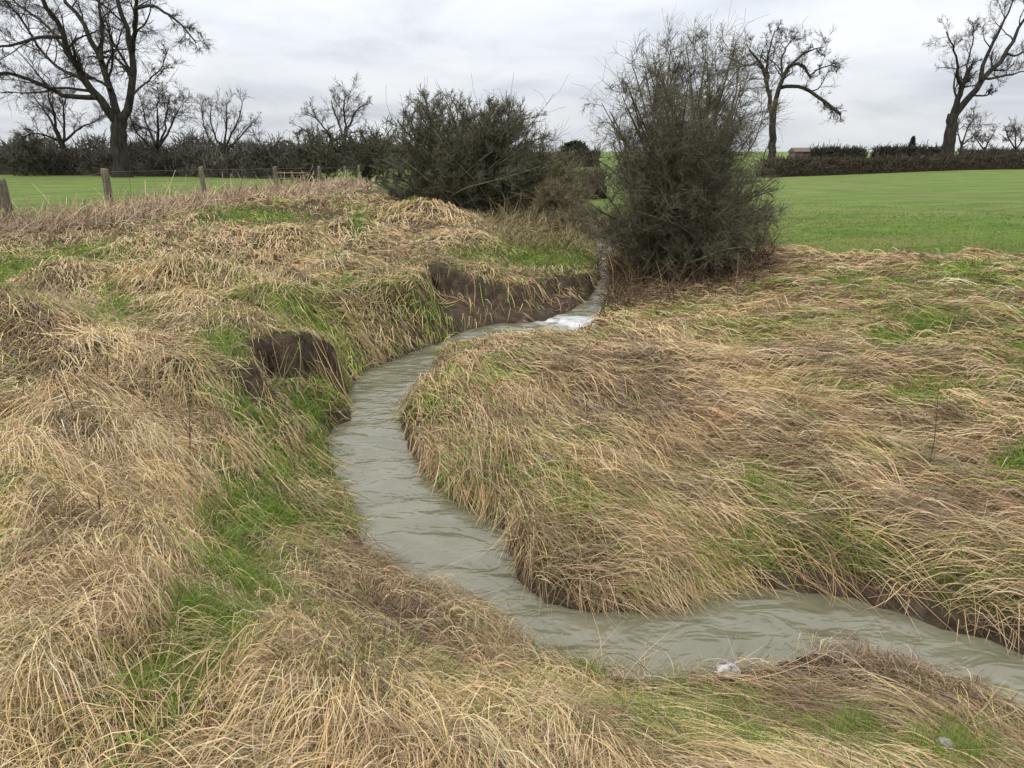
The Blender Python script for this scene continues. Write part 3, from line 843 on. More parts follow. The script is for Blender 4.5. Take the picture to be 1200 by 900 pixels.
traced_tree('bare_tree', 'bare tree with drooping broken right limb standing behind the big stream bush', 'tree', [
    ([(905, 190), (905, 172), (905, 150), (907, 125)], 10, 7, (0, 0)),
    ([(906, 132), (909, 116), (915, 98), (920, 83), (931, 71), (944, 77), (950, 92)], 6.5, 2.5, (0, -1)),
    ([(928, 74), (940, 64), (952, 58), (966, 55)], 3, 1, (-.5, 1)),
    ([(914, 103), (926, 100), (939, 101), (957, 112), (973, 124), (985, 134)], 4.5, 3.5, (0, -2)),
    ([(905, 150), (903, 130), (901, 107), (896, 85), (888, 67), (878, 58)], 6.5, 2, (0, 1)),
    ([(899, 95), (898, 80), (901, 59), (908, 36)], 4, 1.2, (.5, 2)),
    ([(917, 92), (915, 72), (922, 52), (935, 42)], 3, 1, (0, 2)),
    ([(890, 72), (876, 78), (862, 72), (850, 66)], 2.6, 1, (0, -2)),
    ([(950, 88), (960, 80), (975, 76), (982, 80)], 2, .8, (0, 1))],
    66, 103, (8, 8, 5), rmin=.015, lens=(.34, .45, .5), up=.08)

GREYTW = ((.06, .05, .042), (.075, .063, .053), (.095, .08, .068))
traced_tree('bare_tree', 'slim leaning bare tree left of the largest tree, rising from the hedge', 'tree', [
    ([(90, 207), (80, 188), (72, 168), (64, 150)], 7, 5, (0, 0)),
    ([(66, 155), (58, 138), (48, 124), (38, 112)], 3.5, 1.2, (0, 2)),
    ([(65, 152), (64, 135), (58, 118), (56, 104)], 3.5, 1.2, (0, -1)),
    ([(74, 172), (76, 150), (74, 128), (78, 112)], 3.5, 1.2, (0, 1)),
    ([(76, 165), (92, 150), (104, 145), (116, 140)], 3, 1, (0, -1)),
    ([(70, 165), (52, 158), (38, 156), (28, 160)], 2.6, 1, (0, -2))],
    64, 104, (8, 7, 5), rmin=.015, cols=GREYTW, lens=(.45, .5, .5))
traced_tree('bare_tree', 'grey brown bare tree with rounded fine crown just right of the largest tree', 'tree', [
    ([(186, 207), (185, 195), (184, 182), (184, 172)], 8, 6, (0, 0)),
    ([(184, 178), (178, 160), (170, 140), (166, 122)], 3.5, 1, (0, 2)),
    ([(184, 175), (186, 155), (184, 135), (186, 112)], 3.8, 1, (0, -2)),
    ([(185, 176), (196, 158), (204, 140), (212, 124)], 3.5, 1, (0, 1)),
    ([(184, 180), (172, 168), (160, 155), (153, 142)], 3, 1, (0, -2)),
    ([(187, 172), (193, 150), (196, 130), (198, 114)], 3, 1, (0, 3))],
    66, 105, (9, 7, 5), rmin=.015, cols=GREYTW, lens=(.42, .5, .5))
traced_tree('bare_tree', 'pale bare tree with twin fan shaped crowns above the hedge in the left distance', 'tree', [
    ([(264, 200), (263, 190), (262, 180), (262, 172)], 6, 5, (0, 0)),
    ([(262, 180), (246, 165), (238, 145), (236, 125)], 2.6, .9, (0, 2)),
    ([(262, 178), (252, 160), (246, 140), (247, 122)], 2.6, .9, (0, -2)),
    ([(262, 175), (265, 155), (266, 138), (265, 120)], 2.8, .9, (0, 2)),
    ([(263, 175), (272, 155), (280, 140), (284, 120)], 2.8, .9, (0, -1)),
    ([(264, 178), (280, 162), (290, 150), (298, 140)], 2.4, .9, (0, 1))],
    84, 106, (8, 6, 4), rmin=.015, cols=GREYTW, lens=(.36, .45, .5), up=.35)
traced_tree('bare_tree', 'bare tree with windswept crown rising over dark scrub left of the rounded bush', 'tree', [
    ([(402, 205), (402, 185), (402, 172), (404, 158)], 6, 4.5, (0, 0)),
    ([(403, 165), (398, 148), (392, 132), (388, 118)], 3, .9, (0, 2)),
    ([(404, 160), (405, 142), (402, 125), (406, 110)], 3, .9, (0, -2)),
    ([(404, 158), (412, 142), (418, 128), (430, 122)], 3, .9, (0, 1)),
    ([(402, 172), (384, 155), (374, 142), (362, 132)], 3, .9, (0, 1)),
    ([(402, 180), (378, 168), (362, 155), (350, 148)], 2.6, .9, (0, -1))],
    76, 107, (9, 7, 4), rmin=.015, cols=GREYTW, lens=(.4, .45, .5), up=.25)
traced_tree('bare_tree', 'small bare tree beside the trunk of the windswept right tree', 'tree', [
    ([(1124, 188), (1126, 175), (1128, 165)], 4, 3, (0, 0)),
    ([(1127, 172), (1122, 155), (1124, 138)], 2, .8, (0, 1)),
    ([(1128, 168), (1134, 150), (1142, 138)], 2, .8, (0, -1)),
    ([(1127, 170), (1140, 160), (1150, 150)], 1.8, .8, (0, 1))],
    100, 108, (7, 5, 4), rmin=.025, cols=GREYTW, lens=(.5, .5, .5))
traced_tree('bare_tree', 'low grey bare tree on the skyline between the two right hand trees', 'tree', [
    ([(1153, 190), (1153, 180), (1154, 172)], 3, 2.5, (0, 0)),
    ([(1154, 176), (1147, 168), (1143, 160)], 1.8, .8, (0, 1)),
    ([(1154, 176), (1158, 166), (1162, 160)], 1.8, .8, (0, -1))],
    120, 109, (8, 6, 4), rmin=.03, cols=GREYTW, lens=(.55, .5, .5))
traced_tree('bare_tree', 'round crowned bare tree on the skyline at far right', 'tree', [
    ([(1190, 190), (1190, 180), (1190, 172)], 3.4, 3, (0, 0)),
    ([(1190, 176), (1182, 162), (1178, 152)], 2, .8, (0, 1)),
    ([(1190, 174), (1190, 160), (1190, 150)], 2, .8, (0, -1)),
    ([(1190, 176), (1198, 164), (1204, 154)], 2, .8, (0, 1))],
    110, 110, (9, 6, 4), rmin=.026, cols=GREYTW, lens=(.5, .5, .5))

# --- bushes by the stream: many stems from one base
def bush(name, label, cat, u, y, zb, stems, seed, dens=(14, 9, 5), lens=(.42, .42, .45), rmin=.004, cols=None, wind=(0, 0, 0), r0=.05, up=.15, base_r=.25, stem_mat=None, ang=.6, tlo=.12, part='crown'):
    """stems: [(end u, end v, dy)]"""
    g = np.random.default_rng(seed)
    dep = y * CP - (zb - EYE) * SP
    bx = (u - 600) / F * dep
    e = empty(name, (bx, y, zb)); tag(e, label, cat)
    P, R = [], []
    for (eu, ev, dy) in stems:
        b = np.array([bx + g.normal(0, base_r), y + g.normal(0, base_r * .7), zb - .08])
        t = at_depth(eu, ev, y + dy)
        mid = b * .5 + t * .5 + np.array([(t[0] - b[0]) * -.12, 0, abs(t[0] - b[0]) * .05]) + g.normal(0, .08, 3)
        q1 = b * .75 + mid * .25 + g.normal(0, .03, 3)
        p, r = resamp([b, q1, mid, t * .72 + mid * .28 + g.normal(0, .06, 3), t], np.linspace(1, .22, 5) * r0 * g.uniform(.6, 1.25), 12)
        P.append(p); R.append(r)
    P, R = np.array(P), np.array(R)
    V, q = tubes(P, R, 7)
    mesh_obj('stem', V, q, stem_mat or M_STEM, e)
    L1 = spawn(P, R, dens[0], tlo, 1, ang, .25, lens[0], .22, 7, .45, rmin * 2, up, .18, wind, g, .45)
    L2 = spawn(*L1, dens[1], .15, 1, .65, .25, lens[1], .35, 5, .5, rmin * 1.3, up * .7, .18, wind, g)
    L3 = spawn(*L2, dens[2], .1, 1, .6, .3, lens[2], .4, 4, .6, rmin, up * .4, .2, wind, g, .3)
    lv, cc = [L1, L2, L3], cols
    if len(dens) > 3:
        lv.append(spawn(*L3, dens[3], .1, 1, .6, .3, .6, .4, 3, .6, rmin * .8, up * .4, .2, wind, g, .3)); cc = cols + (cols[-1],)
    twig_geo(lv, cc, (4, 3, 3, 3), g).build(part, M_TWIG, e)
    return e

OLV = ((.080, .071, .048), (.10, .090, .060), (.125, .113, .076))
g0 = np.random.default_rng(77)
def outline(rows, n, g, dy):
    # random stem ends inside the bush's outline: rows of (image height, left, right)
    v = np.array([r[0] for r in rows], float); a = np.array([r[1] for r in rows], float); b = np.array([r[2] for r in rows], float)
    w = (b - a) / (b - a).max()
    res = []
    while len(res) < n:
        q = g.uniform(v[0], v[-1])
        if g.random() > np.interp(q, v, w): continue
        res.append((g.uniform(np.interp(q, v, a), np.interp(q, v, b)), q, g.normal(0, dy)))
    return res
bush('thorn_bush', 'tall twiggy olive brown thorn bush growing on the bank right beside the stream', 'bush', 800, 13.8, -.22,
     outline([(46, 790, 868), (70, 748, 882), (100, 718, 894), (150, 690, 902), (200, 684, 906), (250, 668, 924), (285, 676, 918), (298, 705, 896)], 62, g0, .9)
     + outline([(50, 770, 872), (75, 736, 886), (110, 708, 896), (150, 690, 902)], 40, g0, .8)
     + outline([(170, 702, 900), (200, 692, 908), (240, 662, 928), (292, 670, 924)], 50, g0, .8), 201, (10, 9, 7), (.25, .5, .75), .0027, OLV, (.14, 0, .02), .030, .07, .36, tlo=.14, ang=.8)
bush('rounded_bush', 'dense dark rounded bare bush behind the straw covered mound', 'bush', 540, 23.0, -.1,
     outline([(106, 500, 576), (122, 474, 604), (150, 448, 628), (180, 434, 645), (215, 430, 655), (240, 440, 650)], 125, g0, 1.1) + outline([(112, 495, 578), (128, 470, 604), (150, 448, 628), (180, 434, 642)], 75, g0, 1.0), 202, (11, 8, 7), (.20, .5, .75), .0052, ((.075, .072, .046), (.09, .086, .055), (.11, .104, .068)), (.05, 0, .05), .05, .15, .7, tlo=.06)
bush('thorn_bush', 'low olive brown scrubby thorn bush in the gap between the two larger bushes', 'bush', 635, 24.5, -.2, [(610, 195, .3), (622, 180, 0), (636, 172, -.4), (650, 180, .4), (662, 195, 0), (668, 215, .2), (605, 215, .4), (640, 200, -.8), (628, 215, .8)], 203, (16, 9, 6), (.5, .5, .5), .0075, ((.10, .09, .05), (.12, .11, .06), (.15, .13, .075)), (0, 0, 0), .04, .1, .6)
bush('shrub', 'low tangled brown shrub at the left foot of the tall thorn bush', 'shrub', 664, 19.5, -.25, [(648, 238, .2), (656, 226, 0), (664, 216, -.3), (674, 222, .3), (684, 236, 0), (690, 252, .2), (650, 256, -.3), (672, 244, -.5), (640, 262, .2)], 215, (15, 9, 6), (.45, .5, .6), .005, ((.12, .10, .06), (.15, .125, .075), (.19, .16, .10)), (0, 0, 0), .03, .08, .5, tlo=.05)
SCR = ((.065, .064, .045), (.08, .078, .054), (.095, .09, .064))
for (nm, lb, u, y, tops, sd) in [
    ('shrub', 'dark scrub bush below the windswept bare tree left of the rounded bush', 375, 50, [(352, 165), (362, 158), (375, 156), (388, 158), (400, 165), (355, 185), (395, 185), (375, 180)], 211),
    ('shrub', 'dark scrub bush touching the left side of the rounded bush', 432, 48, [(410, 165), (422, 160), (436, 155), (450, 158), (460, 168), (412, 185), (440, 180), (458, 185)], 212),
    ('shrub', 'low spiky dark shrub in the hedge beneath the pale twin crowned tree', 318, 58, [(302, 180), (310, 168), (320, 165), (330, 170), (336, 182), (318, 180)], 213),
    ('shrub', 'small dark shrub against the hedge at far left under the leaning tree', 30, 62, [(18, 170), (26, 162), (34, 160), (42, 165), (22, 182), (38, 182)], 214)]:
    bush(nm, lb, 'shrub', u, y, float(height((u - 600) / F * y, y)) - .05, [(a + g0.normal(0, 2), b + 5, g0.normal(0, .8)) for a, b in tops], sd, (16, 8, 5), (.5, .5, .5), .018, SCR, (0, 0, 0), .07, .12, 1.0, tlo=.05)

# --- hedges: a thick twiggy run along a line
def hedge(name, label, pts, h, w, n, seed, col, rt=.03, lt=.5, hv=.25, h1=None):
    g = np.random.default_rng(seed)
    pts = np.array(pts, float)
    s = np.concatenate([[0], np.cumsum(np.hypot(*np.diff(pts, axis=0).T))])
    def along(q): return np.interp(q, s, pts[:, 0]), np.interp(q, s, pts[:, 1])
    def top(q): return (h + ((h1 or h) - h) * q / s[-1]) * (1 - hv + 2 * hv * vnoise(q, q * 0 + seed, 3.0, 70) * .8 + .25 * hv * vnoise(q, q * 0 + seed, .8, 71))
    q = g.uniform(0, s[-1], n)
    x, y = along(q)
    H_ = top(q)
    lat = np.clip(g.normal(0, .5, n), -1, 1)
    dirs = np.stack(np.gradient(pts[:, 0]) + np.gradient(pts[:, 1]), 0) if False else None
    tx, ty = along(np.minimum(q + .1, s[-1])); bx_, by_ = along(np.maximum(q - .1, 0))
    dx, dy = tx - bx_, ty - by_; L_ = np.hypot(dx, dy) + 1e-9
    x = x - dy / L_ * lat * w * .5; y = y + dx / L_ * lat * w * .5
    zg = height(x, y)
    z = zg + H_ * (g.random(n) ** .8) * .93
    d = g.normal(0, 1, (n, 3)); d[:, 2] = np.abs(d[:, 2]) * 1.1 + .25
    d /= np.linalg.norm(d, axis=1, keepdims=True)
    K = 3
    t = np.linspace(0, 1, K)[None, :, None]
    ll = (lt * np.exp(g.normal(0, .35, n)))[:, None, None]
    P = np.stack([x, y, z], -1)[:, None, :] + d[:, None, :] * t * ll + g.normal(0, .05 * lt, (n, K, 3)) * t
    R = rt * np.exp(g.normal(0, .25, n))[:, None] * np.linspace(1, .4, K)[None, :]
    geo = Geo()
    V, f = tubes(P, R, 3)
    geo.add(V, [f], np.repeat(np.array(col)[None] * g.uniform(.55, 1.4, n)[:, None], K * 3, 0))
    # added solid dark core, blocks light and view through the twigs
    m = max(8, int(s[-1] / .5))
    qq = np.linspace(0, s[-1], m)
    cx, cy = along(qq); hh = top(qq) * .6
    A = np.linspace(0, np.pi, 9)
    tx, ty = along(np.minimum(qq + .1, s[-1])); bx_, by_ = along(np.maximum(qq - .1, 0))
    dx, dy = tx - bx_, ty - by_; L_ = np.hypot(dx, dy) + 1e-9
    nx, ny = -dy / L_, dx / L_
    rr = .36 * w * g.uniform(.75, 1.15, (m, 9))
    VX = cx[:, None] + nx[:, None] * np.cos(A)[None] * rr
    VY = cy[:, None] + ny[:, None] * np.cos(A)[None] * rr
    VZ = height(VX, VY) - .1 + np.sin(A)[None] ** .6 * hh[:, None] * g.uniform(.85, 1.1, (m, 9)) + 0
    ids = np.arange(m * 9).reshape(m, 9)
    f = np.stack([ids[:-1, :-1], ids[1:, :-1], ids[1:, 1:], ids[:-1, 1:]], -1).reshape(-1, 4)
    geo.add(np.stack([VX, VY, VZ], -1).reshape(-1, 3), [f], np.tile(np.array(col)[None] * .6, (m * 9, 1)))
    return tag(geo.build(name, M_TWIG, None, False), label, 'hedge')

def gp(u, y): return ((u - 600) / F * (y * CP + EYE * SP), y)
DK = (.088, .080, .062)
hedge('hedge', 'dark field hedge along the far side of the left pasture under the bare trees', [gp(-140, 66), gp(60, 65), gp(220, 63), gp(350, 57)], 1.95, 1.8, 11000, 301, DK, .035, .6, .45)
hedge('hedge', 'taller dark hedge and wood edge seen behind the left pasture hedge', [gp(-160, 92), gp(100, 90), gp(300, 88), gp(480, 86)], 3.0, 3, 9000, 302, (.078, .074, .060), .05, .9, .55)
hedge('hedge', 'trimmed brown hedge along the top edge of the right pasture', [gp(890, 58), gp(1000, 66), gp(1120, 78), gp(1290, 88)], 1.22, 1.3, 11000, 303, (.062, .05, .036), .03, .4, .14, 1.6)
hedge('hedge', 'distant dark hedge on the skyline right of the farm shed', [gp(952, 165), gp(1012, 170)], 2.0, 2, 1500, 304, (.045, .045, .036), .08, .9, .12)
hedge('hedge', 'distant dark hedge on the skyline under the little conifer', [gp(1022, 168), gp(1105, 172)], 2.2, 2, 2000, 305, (.045, .045, .036), .08, .9, .15)
hedge('hedge', 'distant low hedge across the gap between the two stream bushes', [gp(600, 85), gp(700, 90)], 1.5, 2, 2500, 306, (.05, .05, .034), .04, .6, .3)
hedge('hedge', 'farthest low hedge on the right skyline behind the leaning trees', [gp(1120, 150), gp(1300, 160)], 1.8, 2, 2500, 307, (.05, .048, .038), .06, .8, .2)

hedge('hedge', 'ragged low olive brown hedge closing the gap between the two stream bushes', [gp(585, 35), gp(640, 32), gp(705, 30)], 1.15, 1.2, 5000, 308, (.095, .085, .052), .012, .4, .35)
# evergreen clump and conifer on the skyline
def evergreen(name, label, u, y, h, w, seed, cone):
    g = np.random.default_rng(seed)
    x0, y0 = gp(u, y); z0 = float(height(x0, y0))
    e = empty(name, (x0, y0, z0)); tag(e, label, 'tree')
    V, q = tubes(np.array([[[x0, y0, z0 - .1], [x0, y0, z0 + h * .5], [x0, y0, z0 + h * .95]]]), np.array([[.16, .1, .03]]), 6)
    mesh_obj('trunk', V, q, M_BARK, e)
    n = 1400
    t = g.random(n); a = g.uniform(0, 6.28, n)
    prof_ = (1 - t) ** .9 * .5 if cone else np.sqrt(np.clip(1 - (2 * t - 1) ** 2, 0, 1)) * .5
    r = w * prof_ * g.uniform(.3, 1.1, n)
    p = np.stack([x0 + np.cos(a) * r, y0 + np.sin(a) * r, z0 + h * (.08 + .9 * t)], -1)
    d = np.stack([np.cos(a), np.sin(a), g.normal(.1, .3, n)], -1) * (.3 * w * .4) + g.normal(0, .08, (n, 3))
    P = p[:, None] + d[:, None] * np.linspace(0, 1, 3)[None, :, None]
    V, q = tubes(P, np.array([[.09, .08, .03]]) * np.ones((n, 1)), 3)
    geo = Geo(); geo.add(V, [q], np.repeat(np.array([(.022, .035, .016)]) * g.uniform(.6, 1.4, n)[:, None], 9, 0))
    geo.build('crown', M_TWIG, e)
evergreen('conifer', 'tiny pointed dark conifer standing up on the right skyline', 1066, 172, 4.6, 2.2, 401, True)
evergreen('evergreen_tree', 'small round dark evergreen tree in the gap between the stream bushes', 673, 100, 2.9, 3.2, 402, False)

# ------------------------------------------------------------------ farm shed on the skyline
def plain_mat(name, c, rough=.8, nscale=8, var=.3):
    m, nt, N, Lk, out = new_mat(name)
    nz = N('ShaderNodeTexNoise'); nz.inputs['Scale'].default_value = nscale; nz.inputs['Detail'].default_value = 6
    tc = N('ShaderNodeTexCoord'); Lk(tc.outputs['Object'], nz.inputs['Vector'])
    rp = N('ShaderNodeValToRGB')
    rp.color_ramp.elements[0].position = .3; rp.color_ramp.elements[1].position = .7
    rp.color_ramp.elements[0].color = (*[k * (1 - var) for k in c], 1); rp.color_ramp.elements[1].color = (*[min(1, k * (1 + var)) for k in c], 1)
    p = N('ShaderNodeBsdfPrincipled'); p.inputs['Roughness'].default_value = rough
    Lk(nz.outputs['Fac'], rp.inputs[0]); Lk(rp.outputs[0], p.inputs['Base Color']); Lk(p.outputs[0], out.inputs[0])
    return m
def box_vf(x0, x1, y0, y1, z0, z1):
    V = np.array([[x, y, z] for z in (z0, z1) for y in (y0, y1) for x in (x0, x1)], float)
    return V, np.array([[0, 2, 3, 1], [4, 5, 7, 6], [0, 1, 5, 4], [2, 6, 7, 3], [0, 4, 6, 2], [1, 3, 7, 5]])
def shed():
    x0, y0 = gp(941, 168); z0 = float(height(x0, y0)) - .1
    e = empty('farm_shed', (x0, y0, z0)); tag(e, 'low distant farm shed with reddish brown roof beside the right skyline hedge', 'shed')
    V, q = box_vf(x0 - 2.6, x0 + 2.6, y0 - 2, y0 + 2, z0, z0 + 1.5)
    mesh_obj('wall', V, q, plain_mat('shed_wall', (.12, .09, .075)), e, smooth=False)
    V = np.array([[x0 + sx * 2.8, y0 + yy, z0 + zz] for sx in (-1, 1) for yy, zz in ((-2.3, 1.45), (-2.3, 1.55), (0, 2.35), (2.3, 1.55), (2.3, 1.45))], float)
    q4 = np.array([[0, 5, 6, 1], [1, 6, 7, 2], [2, 7, 8, 3], [3, 8, 9, 4], [4, 9, 5, 0]]); q5 = np.array([[0, 1, 2, 3, 4], [5, 9, 8, 7, 6]])
    mesh_obj('roof', V, [q4, q5], plain_mat('shed_roof', (.105, .07, .06)), e, smooth=False)
    V, q = box_vf(x0 - 1.0, x0 + .5, y0 - 2.03, y0 - 1.99, z0, z0 + 1.3)
    mesh_obj('door', V, q, plain_mat('shed_door', (.05, .045, .04)), e, smooth=False)
shed()

# ------------------------------------------------------------------ post and wire fence
def fence():
    spots = [(15, 16.6, .12, 1.16), (131, 22, .11, 1.26), (242, 26.3, .09, 1.22), (325, 31, .09, 1.2), (376, 36, .08, 1.15), (406, 40.5, .08, 1.1), (421, 45, .08, 1.1), (434, 49.5, .08, 1.1)]
    P = [np.array([*gp(u, y), 0.0]) for u, y, _, _ in spots]
    for p in P: p[2] = float(height(p[0], p[1]))
    e = empty('wire_fence', P[0]); tag(e, 'old post and wire fence between the left bank and the pasture', 'fence')
    g = np.random.default_rng(5)
    tops = []
    for p, (_, _, r, h) in zip(P, spots):
        K = 9
        lean = g.normal(0, .03, 2)
        zz = np.array([-.3, 0, .25, .5, .75, .95, .985, 1.0, 1.0])
        rr = np.array([1, 1, .98, .97, .96, .95, .9, .7, .02]) * r
        c = np.stack([p[0] + lean[0] * zz * h, p[1] + lean[1] * zz * h, p[2] + zz * h], -1)
        a = np.arange(10) * 2 * np.pi / 10
        irr = 1 + g.normal(0, .05, 10)
        V = c[:, None, :] + (rr[:, None] * irr[None, :])[..., None] * np.stack([np.cos(a), np.sin(a), 0 * a], -1)[None]
        V[-3:, :, 2] += g.normal(0, .012, 10)[None]
        ids = np.arange(K * 10).reshape(K, 10); nx = np.roll(ids, -1, 1)
        q = np.stack([ids[:-1], nx[:-1], nx[1:], ids[1:]], -1).reshape(-1, 4)
        mesh_obj('post', V.reshape(-1, 3), q, M_POST, e, smooth=True)
        tops.append(c)
    wm = plain_mat('rusty_wire', (.12, .10, .085), .5)
    start = P[0] + (P[0] - P[1]) * .8
    for f in (.42, .68, .93):
        pts = [start + np.array([0, 0, f * 1.05 + .02])]
        for p, (_, _, r, h), a, b in zip(P, spots, P, P[1:] + [P[-1]]):
            pts.append(p + np.array([r * .98, 0, f * h]))
            if a is not b: pts.append((a + b) / 2 + np.array([r * .98, 0, f * h - .02]))
        pts = np.array(pts)
        V, q = tubes(pts[None], np.full((1, len(pts)), .0035), 4)
        mesh_obj('wire', V, q, wm, e)
fence()
def rail_fence():
    a, b = np.array([*gp(330, 47), 0.]), np.array([*gp(356, 47), 0.])
    a[2], b[2] = float(height(a[0], a[1])), float(height(b[0], b[1]))
    e = empty('rail_fence', a); tag(e, 'short dark wooden rail fence at the far corner of the left pasture', 'fence')
    for p in (a, (a + b) / 2, b):
        V, q = tubes(np.array([[p - [0, 0, .2], p + [0, 0, .4], p + [0, 0, .75]]]), np.full((1, 3), .06), 6)
        mesh_obj('post', V, q, M_POST, e)
    for z in (.3, .62):
        V, q = tubes(np.array([[a + [-.2, -.07, z], (a + b) / 2 + [0, -.07, z], b + [.2, -.07, z]]]), np.full((1, 3), .05), 5)
        mesh_obj('rail', V, q, M_POST, e)
rail_fence()

# ------------------------------------------------------------------ dead undergrowth, brambles
def scrub(n, xy, h, col, seed, K=4, w=.004, lean=.7):
    g = np.random.default_rng(seed)
    x, y = xy(n, g)
    m = len(x)
    d = g.normal(0, lean, (m, 3)); d[:, 2] = np.abs(g.normal(.9, .35, m)); d /= np.linalg.norm(d, axis=1, keepdims=True)
    L = h * np.exp(g.normal(0, .35, m))
    t = np.linspace(0, 1, K)
    P = np.zeros((m, K, 3)); P[:, 0] = np.stack([x, y, height(x, y) - .02 + g.random(m) * h * .35], -1)
    cv = g.normal(0, .25, (m, 3)); cv[:, 2] -= .35
    for k in range(1, K):
        d = d + cv * .6 + g.normal(0, .12, (m, 3)); d /= np.linalg.norm(d, axis=1, keepdims=True)
        P[:, k] = P[:, k - 1] + d * (L / (K - 1))[:, None]
    R = w * np.maximum(1, np.hypot(x, y) / 9)[:, None] * g.uniform(.6, 1.3, m)[:, None] * np.linspace(1, .5, K)[None]
    V, q = tubes(P, R, 3)
    c = np.array(col)[g.integers(0, len(col), m)] * g.uniform(.7, 1.3, m)[:, None]
    return V, q, np.repeat(c, K * 3, 0)
BR = [(.32, .235, .155), (.40, .30, .20), (.25, .175, .12), (.48, .38, .25)]
def near_bush(n, g):
    u = np.where(g.random(n) < .3, g.uniform(700, 745, n), g.uniform(712, 905, n)); v = 316 + 14 * g.normal(0, 1, n) - (u - 720) * .05
    xy = np.array([on_plane(a, b, -.35) for a, b in zip(u, v)])
    ok = look(D, xy[:, 0], xy[:, 1]) > .01
    return xy[ok, 0], xy[ok, 1]
def gap_scrub(n, g):
    y = g.uniform(15.5, 24, n); x = g.uniform(-.6, 3.4, n) + (y - 16) * .05
    ok = np.where(y < 30, look(D, x, y), 1) > .12
    return x[ok], y[ok]
stuff('dead_undergrowth', [scrub(2600, near_bush, .42, [(.075, .05, .033), (.11, .07, .045), (.05, .035, .025), (.20, .14, .085)], 501), scrub(2600, gap_scrub, .5, [(.16, .13, .065), (.22, .18, .09), (.12, .10, .05), (.30, .24, .14)], 505)], M_TWIG, 'brown dead weeds tangled at the foot of the tall thorn bush and between the bushes', 'undergrowth')
def fence_line(n, g):
    t = g.random(n) ** 1.3
    y = 13 + 26 * t; x = -10.3 + (y - 16) * .105 + g.normal(0, .55, n) - (y < 17) * (17 - y) * g.random(n) * .8
    return x, y
stuff('bramble_undergrowth', [scrub(13000, fence_line, .44, BR, 502)], M_TWIG, 'pinkish brown dead brambles and weeds along the foot of the wire fence', 'undergrowth')
def clump(u, v, r, n_, seed, label, dark=None):
    cx, cy = on_plane(u, v, .1)
    def f(n, g): return cx + g.normal(0, r, n), cy + g.normal(0, r * .8, n)
    V, q, C = scrub(n_, f, .22, BR if dark is None else dark, seed, 5, .0014, 1.2)
    g = Geo(); g.add(V, [q], C)
    tag(g.build('bramble_clump', M_TWIG, None, False), label, 'bramble')
clump(35, 395, .42, 1500, 503, 'low arching pinkish brown bramble clump on the tussock at the left edge')
clump(430, 720, .22, 600, 504, 'small dark brown bramble tangle on the near bank beside the bend', [(.10, .07, .045), (.15, .11, .07), (.07, .05, .035)])

# ------------------------------------------------------------------ dead stalks, stones
def stalk(label, u, v, uv_top, seed, z0=0.0, r=.005):
    g = np.random.default_rng(seed)
    x, y = ground_at(u, v)
    z = float(height(x, y))
    b = np.array([x, y, z - .05])
    dep = y * CP - (z - EYE) * SP
    tu, tv = uv_top
    t = at_depth(tu, tv, y)
    e = empty('dead_stalk', b); tag(e, label, 'dead stalk')
    p, rr = resamp([b, b * .6 + t * .4 + g.normal(0, .008, 3), t], [r, r * .8, r * .45], 8)
    V, q = tubes(p[None], rr[None], 5)
    mesh_obj('stem', V, q, M_DARK, e)
    S = spawn(p[None], rr[None], 6, .45, 1, .6, .2, .25, .3, 4, .6, .0015, .2, .1, (0, 0, 0), g)
    V, q = tubes(*S, 4)
    mesh_obj('seed_head', V, q, M_DARK, e)
M_DARK = plain_mat('dead_stalk_brown', (.075, .05, .033), .8, 30)
stalk('dark bent dead stalk leaning left in the straw near left edge', 97, 502, (70, 445), 1)
stalk('thin upright dark dead stalk in the straw left of the green path', 222, 545, (222, 470), 2, .1)
stalk('tall thin brown dead stalk on the flattened grass of the right bank', 1086, 552, (1100, 452), 3, -.3, .004)
stalk('short dark dead stalk leaning among straw at lower left', 122, 632, (115, 580), 4, .05)
stalk('faint thin dead stalk standing left of the eroded hollow', 128, 462, (126, 415), 5, .1, .004)
stalk('small thin dead stalk on the right bank before the green tufts', 958, 468, (956, 440), 6, -.25, .003)

def stone(label, u, v, z, size, seed, mat, n=1, squash=.6):
    import bmesh
    g = np.random.default_rng(seed)
    x, y = ground_at(u, v + 6)
    zz = max(float(height(x, y)), float(water_z(np.array(y)))) + size * .5 + .045
    e_V, e_F, off = [], [], 0
    for k in range(n):
        bm = bmesh.new(); bmesh.ops.create_icosphere(bm, subdivisions=4, radius=1)
        V = np.array([v_.co[:] for v_ in bm.verts]); Fc = np.array([[w.index for w in f.verts] for f in bm.faces]); bm.free()
        nn = fbm(V[:, 0] * 1.3 + V[:, 2] * .8 + seed + 5 * k, V[:, 1] * 1.3 - V[:, 2] * .6, .9, 80, 4)
        V = V * (.65 + .7 * nn)[:, None] * np.array([1, .75, squash]) * size * (1 if k == 0 else g.uniform(.4, .7))
        V += np.array([x, y, zz]) + (0 if k == 0 else 1) * np.array([g.normal(0, size), g.normal(0, size * .6), -size * .1])
        e_V.append(V); e_F.append(Fc + off); off += len(V)
    tag(mesh_obj('stone', np.concatenate(e_V), np.concatenate(e_F), mat, None), label, 'stone')
stone('pale white and grey lumpy stone at the near water edge', 848, 794, -.62, .06, 11, plain_mat('pale_stone', (.30, .27, .25), .95, 34, .8), 3)
stone('small flat grey brown stone lying in grass at the bottom right', 1105, 882, -.3, .04, 13, plain_mat('grey_stone', (.22, .19, .17), .85, 30, .5), 1, .35)

